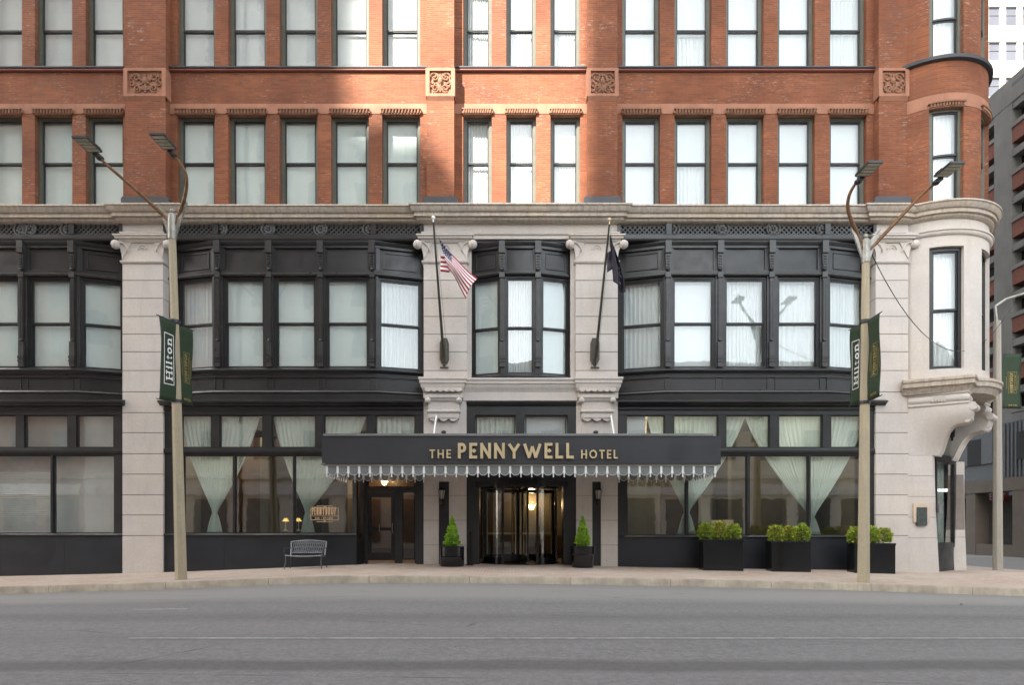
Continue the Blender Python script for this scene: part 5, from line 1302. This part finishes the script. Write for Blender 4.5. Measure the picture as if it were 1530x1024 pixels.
# ================================================================= INSIDE THINGS
for k,(px,lab) in enumerate(((427,'left'),(446,'right'))):
    yy=1.6; x=X(px,yy); zz=Z(794,yy); t=thing('table_lamp','small lit brass table lamp in the bar window, %s of the mullion'%lab,'lamp',(x,yy,zz),'table lamps in the bar window')
    m=MB(); m.lathe(0,0,[(.09,0),(.09,.02),(.018,.05),(.018,.36)],10); m.build('stand',GOLD,t); m=MB(); m.lathe(0,0,[(.12,.34),(.05,.46)],14); m.build('lamp_shade',emis('lit_gold_shade',(.7,.5,.12),.25),t)
m=MB(); m.box(-8.6,-6.6,1.4,1.9,.85,.92); 
for q in (-8.4,-6.8): m.tube([(q,1.65,.12),(q,1.65,.85)],.04,6)
o=m.build('bar_table',DARKIN,None,loc=(-7.6,1.65,.12)); tag(o,'dark high table carrying the two small lamps inside the bar window','table')
m=MB(); m.box(X(1063,.8),X(1079,.8)-.02,.8,.83,Z(792,.8)-.3,Z(777.5,.8)); m.box(X(1080,.8),X(1096,.8),.8,.83,Z(792,.8)-.3,Z(777.5,.8)); o=m.build('seat_back',plain('tan_leather',(.6,.42,.24),.5),None,loc=(X(1079,.8),.8,.8)); tag(o,'tan chair back behind the window over the first box planter','chair')
def sconce(label,px,py,yy,r=.11):
    t=thing('wall_sconce',label,'lamp',(X(px,yy),yy,Z(py,yy)),None); m=MB(); m.lathe(0,-.1,[(r*.5,-r*.7),(r,r*.5)],14); m.build('lamp_shade',WARM,t); m=MB(); m.tube([(0,.0,-r),(0,-.1,-r*.8)],.02,6); m.build('bracket',GOLD,t)
    L_=bpy.data.lights.new('sconce_light','POINT'); L_.energy=10; L_.color=(1,.68,.36); L_.shadow_soft_size=.12; lo=bpy.data.objects.new('sconce_light',L_); COL.objects.link(lo); lo.parent=t; lo.location=(0,-.3,.12)
sconce('glowing glass wall sconce seen through the revolving door',794,758,6.05,.16)
sconce('glowing sconce on the back wall seen through the side door',575,722,4.2,.13)
sconce('small amber sconce inside the left shop window',505,735,4.3,.1)

for k,(x_,y_,w_) in enumerate(((5.2,1.9,'over the first box planter'),(9.6,1.9,'over the middle box planter'),(-9.9,1.9,'behind the left lamp pole'))):
    t=thing('ceiling_lamp','small lit ceiling lamp inside the shop window '+w_,'lamp',(x_,y_,5.2)); m=MB(); m.lathe(0,0,[(.02,.2),(.02,.05),(.1,.04),(.12,-.02)],12); m.build('lamp_housing',GOLD,t); m=MB(); m.lathe(0,0,[(.11,-.021),(.1,-.05)],12); m.build('lamp_lens',LEDW,t)
    L_=bpy.data.lights.new('ceiling_lamp_light','POINT'); L_.energy=20; L_.color=(1,.85,.65); L_.shadow_soft_size=.15; lo=bpy.data.objects.new('ceiling_lamp_light',L_); COL.objects.link(lo); lo.parent=t; lo.location=(0,0,-.25)
# ================================================================= RIGHT-HAND BACKGROUND
G=thing('parking_garage','grey concrete multi-storey parking garage with red brick parapets across the side street','building',(31,20,-.4))
gx=31.0; L0=(31,20,-.4)
m=MB(); bb=MB(); vv=MB()
ztopg=29.4
pitch=8.1; y0=19.1
openings=[(y0-6.6+k*pitch- (0),y0+k*pitch) for k in range(-2,5)]
# each opening from y0-6.6 to y0, pier of 1.5 beyond
m.box(gx+.7,gx+30,-5,55,7.5,ztopg-1,0)
for a,b in openings: m.box(gx,gx+.7,b,b+1.5,-.4 if 0 else 8.4,ztopg,0)
m.box(gx-.02,gx+.72,-5,52,ztopg-1.55,ztopg,0)
for a,b in openings: m.box(gx-.025,gx-.02+.03,a+.3,b-.02,ztopg-.62,ztopg-.42,2)
lev=27.85
k=0
while lev>9.5:
    for a,b in openings:
        # lintel ledge, void, ledge, brick, ledge
        m.box(gx+.04,gx+.7,a,b,lev-.42,lev,0)
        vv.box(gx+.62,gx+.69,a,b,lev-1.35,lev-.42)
        m.box(gx-.05,gx+.6,a,b,lev-1.6,lev-1.35,0)
        bb.box(gx+.03,gx+.6,a,b,lev-2.53,lev-1.6)
    lev-=2.95
m.box(gx-.02,gx+.7,-5,52,8.0,8.5,0)
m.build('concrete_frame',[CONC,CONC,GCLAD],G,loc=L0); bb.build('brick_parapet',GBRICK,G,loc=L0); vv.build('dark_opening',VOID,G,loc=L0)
m=MB(); m.box(gx+.0,gx+.6,-5,52,4.55,8.0)
for a in range(0,60): 
    y_=19.6-a*.32
    if y_>-4 : m.box(gx-.06,gx,y_,y_+.12,4.6,7.95)
m.box(gx-.14,gx,20.6,30,5.6,7.9)
m.build('cladding',GCLAD,G,loc=L0)
m=MB(); m.box(gx-.08,gx+1,-5,52,3.75,4.55)
for a,b in ((22.3,23.2),(17.2,19.0),(11,12.2),(28,29)): m.box(gx-.04,gx+.9,a,b,-.4,3.75)
m.box(gx+.0,gx+.5,19.0,22.3,-.4,.35)
m.build('ground_storey',CONCB,G,loc=L0)
m=MB(); m.box(gx+4.5,gx+4.7,-5,52,-.4,3.75); m.build('ramp_wall',DARKIN,G,loc=L0)
m=MB(); m.box(gx-.2,gx-.16,24.6,25.3,6.25,6.4,0); m.build('lit_panel',LEDW,G,loc=L0)
# windows punched in the cladding
for a,b in ((21.6,22.9),(17.9,18.5)): m=MB(); m.box(gx-.15,gx-.141,a,b,5.6,7.3); m.build('cladding_window',VOID,G,loc=L0)
t=thing('exit_sign','red EXIT sign hanging in the dark garage entrance behind the far lamp pole','sign',(gx+.6,24,2.6))
m=MB(); 
e0=(X(1471,23),23.0); 
sx=X(1472,22.0); 
m.box(32.1,33.9,23.2,23.3,Z(750,23.2),Z(735,23.2)); m.build('sign_panel',REDL,t,loc=(gx+.6,24,2.6))
m=MB(); letters(m,'EXIT',lambda u,v,d:(32.55+u,23.19-d,Z(748,23.2)+v),.5,1.05,.09,.01,0,.3); m.build('sign_lettering',EXITW,t,loc=(gx+.6,24,2.6))
# cream tower behind
T=thing('cream_tower','sunlit cream tower with paired sash windows rising behind the garage','building',(64,70,-.4)); L0=(64,70,-.4)
m=MB(); m.box(50,95,58.3,82,-.4,72)
for k in range(0,22):
    m.box(50,95,58.0,58.3,-.4+4.28*k*0+ (1.4+ (790-57)*80/990) -4.28*12+4.28*k -.0 + 0, (1.4+(790-57)*80/990)-4.28*12+4.28*k+1.55)
px0=1478; xw=X(1478,58); wv=1.35; pw=2.05
x=xw-pw*4+wv
while x<95: m.box(x,x+pw-wv,58.05,58.3,-.4,72); x+=pw
m.build('tower_wall',TOWER,T,loc=L0)
m=MB(); m.box(50,95,58.2,58.29,-.3,71); m.build('tower_glazing',TWIN,T,loc=L0)
m=MB()
for k in range(0,22):
    zz=(1.4+(790-57)*80/990)-4.28*12+4.28*k-1.35; m.box(50,95,58.15,58.19,zz-.05,zz+.05)
m.build('sash_rails',plain('sash_rail',(.08,.08,.08),.6),T,loc=L0)

# ================================================================= ACROSS THE STREET (unseen; heights and gap shaped to throw the shade; shows in the glass)
AZ,EL=R_(40),R_(42)
YO=-27.0
def opp(x_f,z_f):     # facade point -> point on the opposite street line on the same sun ray
    hd=-YO/math.cos(AZ); return (x_f-hd*math.sin(AZ), z_f+hd*math.tan(EL))
OP1=plain('opposite_limestone',(.6,.57,.5),.9,var=.15,sc=.3); OP2=plain('opposite_brick',(.3,.2,.15),.9,var=.2,sc=.4); OPW=plain('opposite_glass',(.06,.07,.08),.15); OPS=plain('opposite_sign_band',(.6,.6,.58),.5)
def block(label,x0,x1,h,dep,mat,wx=3.2,wz=3.8):
    t=thing('offscreen_block',label,'building',((x0+x1)/2,YO-dep/2,-.4)); L0=((x0+x1)/2,YO-dep/2,-.4)
    m=MB(); m.box(x0,x1,YO-dep,YO,-.4,h); 
    m.sweep([(x1,YO),(x0,YO)],[(-.1,h-.6),(.4,h-.2),(.4,h+.2),(-.1,h+.2)]); m.sweep([(x1,YO),(x0,YO)],[(-.1,5),(.2,5.1),(.2,5.4),(-.1,5.5)])
    m.build('wall',mat,t,loc=L0)
    n=int((x1-x0)/wx); w=MB(); pi2=(x1-x0)/max(n,1)
    z=6.5
    while z<h-2:
        for k in range(n): xx=x0+pi2*(k+.5); w.box(xx-.7,xx+.7,YO-.05,YO+.03,z,z+2.2)
        z+=wz
    for k in range(n): xx=x0+pi2*(k+.5); w.box(xx-1.2,xx+1.2,YO-.05,YO+.03,.3,3.6)
    w.build('glazing',OPW,t,loc=L0); s=MB(); s.box(x0+.3,x1-.3,YO,YO+.15,3.9,4.7); s.build('sign_band',OPS,t,loc=L0)
gl_,_=opp(-9.2,0); gr_,_=opp(X(868),0)
block('tall limestone office block across the street, unseen, height set to shade the garage',gr_,-2.0,100,14,OP1)
block('tall brick office block across the street, unseen, placed to edge the sun patch',gl_-16,gl_,75,4,OP2)
# unseen slabs in the gap, roof heights shaped to cut the sun patch
steps=[(-9.2,-7.9,0),(-7.9,-3.4,175),(-3.4,-2.2,245),(-2.2,2.6,352)]
for k,(xa,xb,py) in enumerate(steps):
    a,_=opp(xa,0); b,zz=opp(xb,Z(py)); block(('narrow','pale wide','slim','broad low')[k]+' unseen block across the street, roof height shaped to the sun patch',a,b,zz,1.5,OP1)
block('low shop building across the street facing the right bay',-2.0,60,13.5,12,OP1)
block('low brick building across the street at the far left',-80,gl_-16,30,12,OP2)

# ================================================================= LIGHT, SKY, CAMERA
W=bpy.data.worlds.new('World'); S.world=W; W.use_nodes=True; nt=W.node_tree
sky=nt.nodes.new('ShaderNodeTexSky'); sky.sky_type='NISHITA'; sky.sun_disc=False; sky.sun_elevation=EL
sky.air_density=1.0; sky.dust_density=2.5; sky.ozone_density=1.0
sd_=Vector((-math.sin(AZ)*math.cos(EL),-math.cos(AZ)*math.cos(EL),math.sin(EL)))   # towards the sun
sky.sun_rotation=math.atan2(sd_.x,sd_.y)
hs=nt.nodes.new('ShaderNodeHueSaturation'); hs.inputs['Saturation'].default_value=.38; nt.links.new(sky.outputs[0],hs.inputs['Color'])
bg=nt.nodes['Background']; bg.inputs[1].default_value=.15; nt.links.new(mixc(nt,1.0,hs.outputs[0],(1.0,1.0,.955),'MULTIPLY'),bg.inputs[0])
sun=bpy.data.lights.new('sun','SUN'); sun.energy=4.3; sun.angle=R_(1.0); sun.color=(1,.93,.82)
so=bpy.data.objects.new('sun',sun); COL.objects.link(so); so.rotation_euler=(-sd_).to_track_quat('-Z','Y').to_euler()
cam=bpy.data.cameras.new('camera'); cam.sensor_width=36; cam.lens=990/1530*36; cam.shift_y=(790-512)/1530; cam.clip_end=2000; cam.clip_start=.1
co=bpy.data.objects.new('camera',cam); COL.objects.link(co); co.location=(0,-22,1.4); co.rotation_euler=(R_(90),0,0); S.camera=co
S.view_settings.view_transform='Standard'; S.view_settings.look='None'; S.view_settings.exposure=2.5; S.view_settings.gamma=1
S.render.engine='CYCLES'
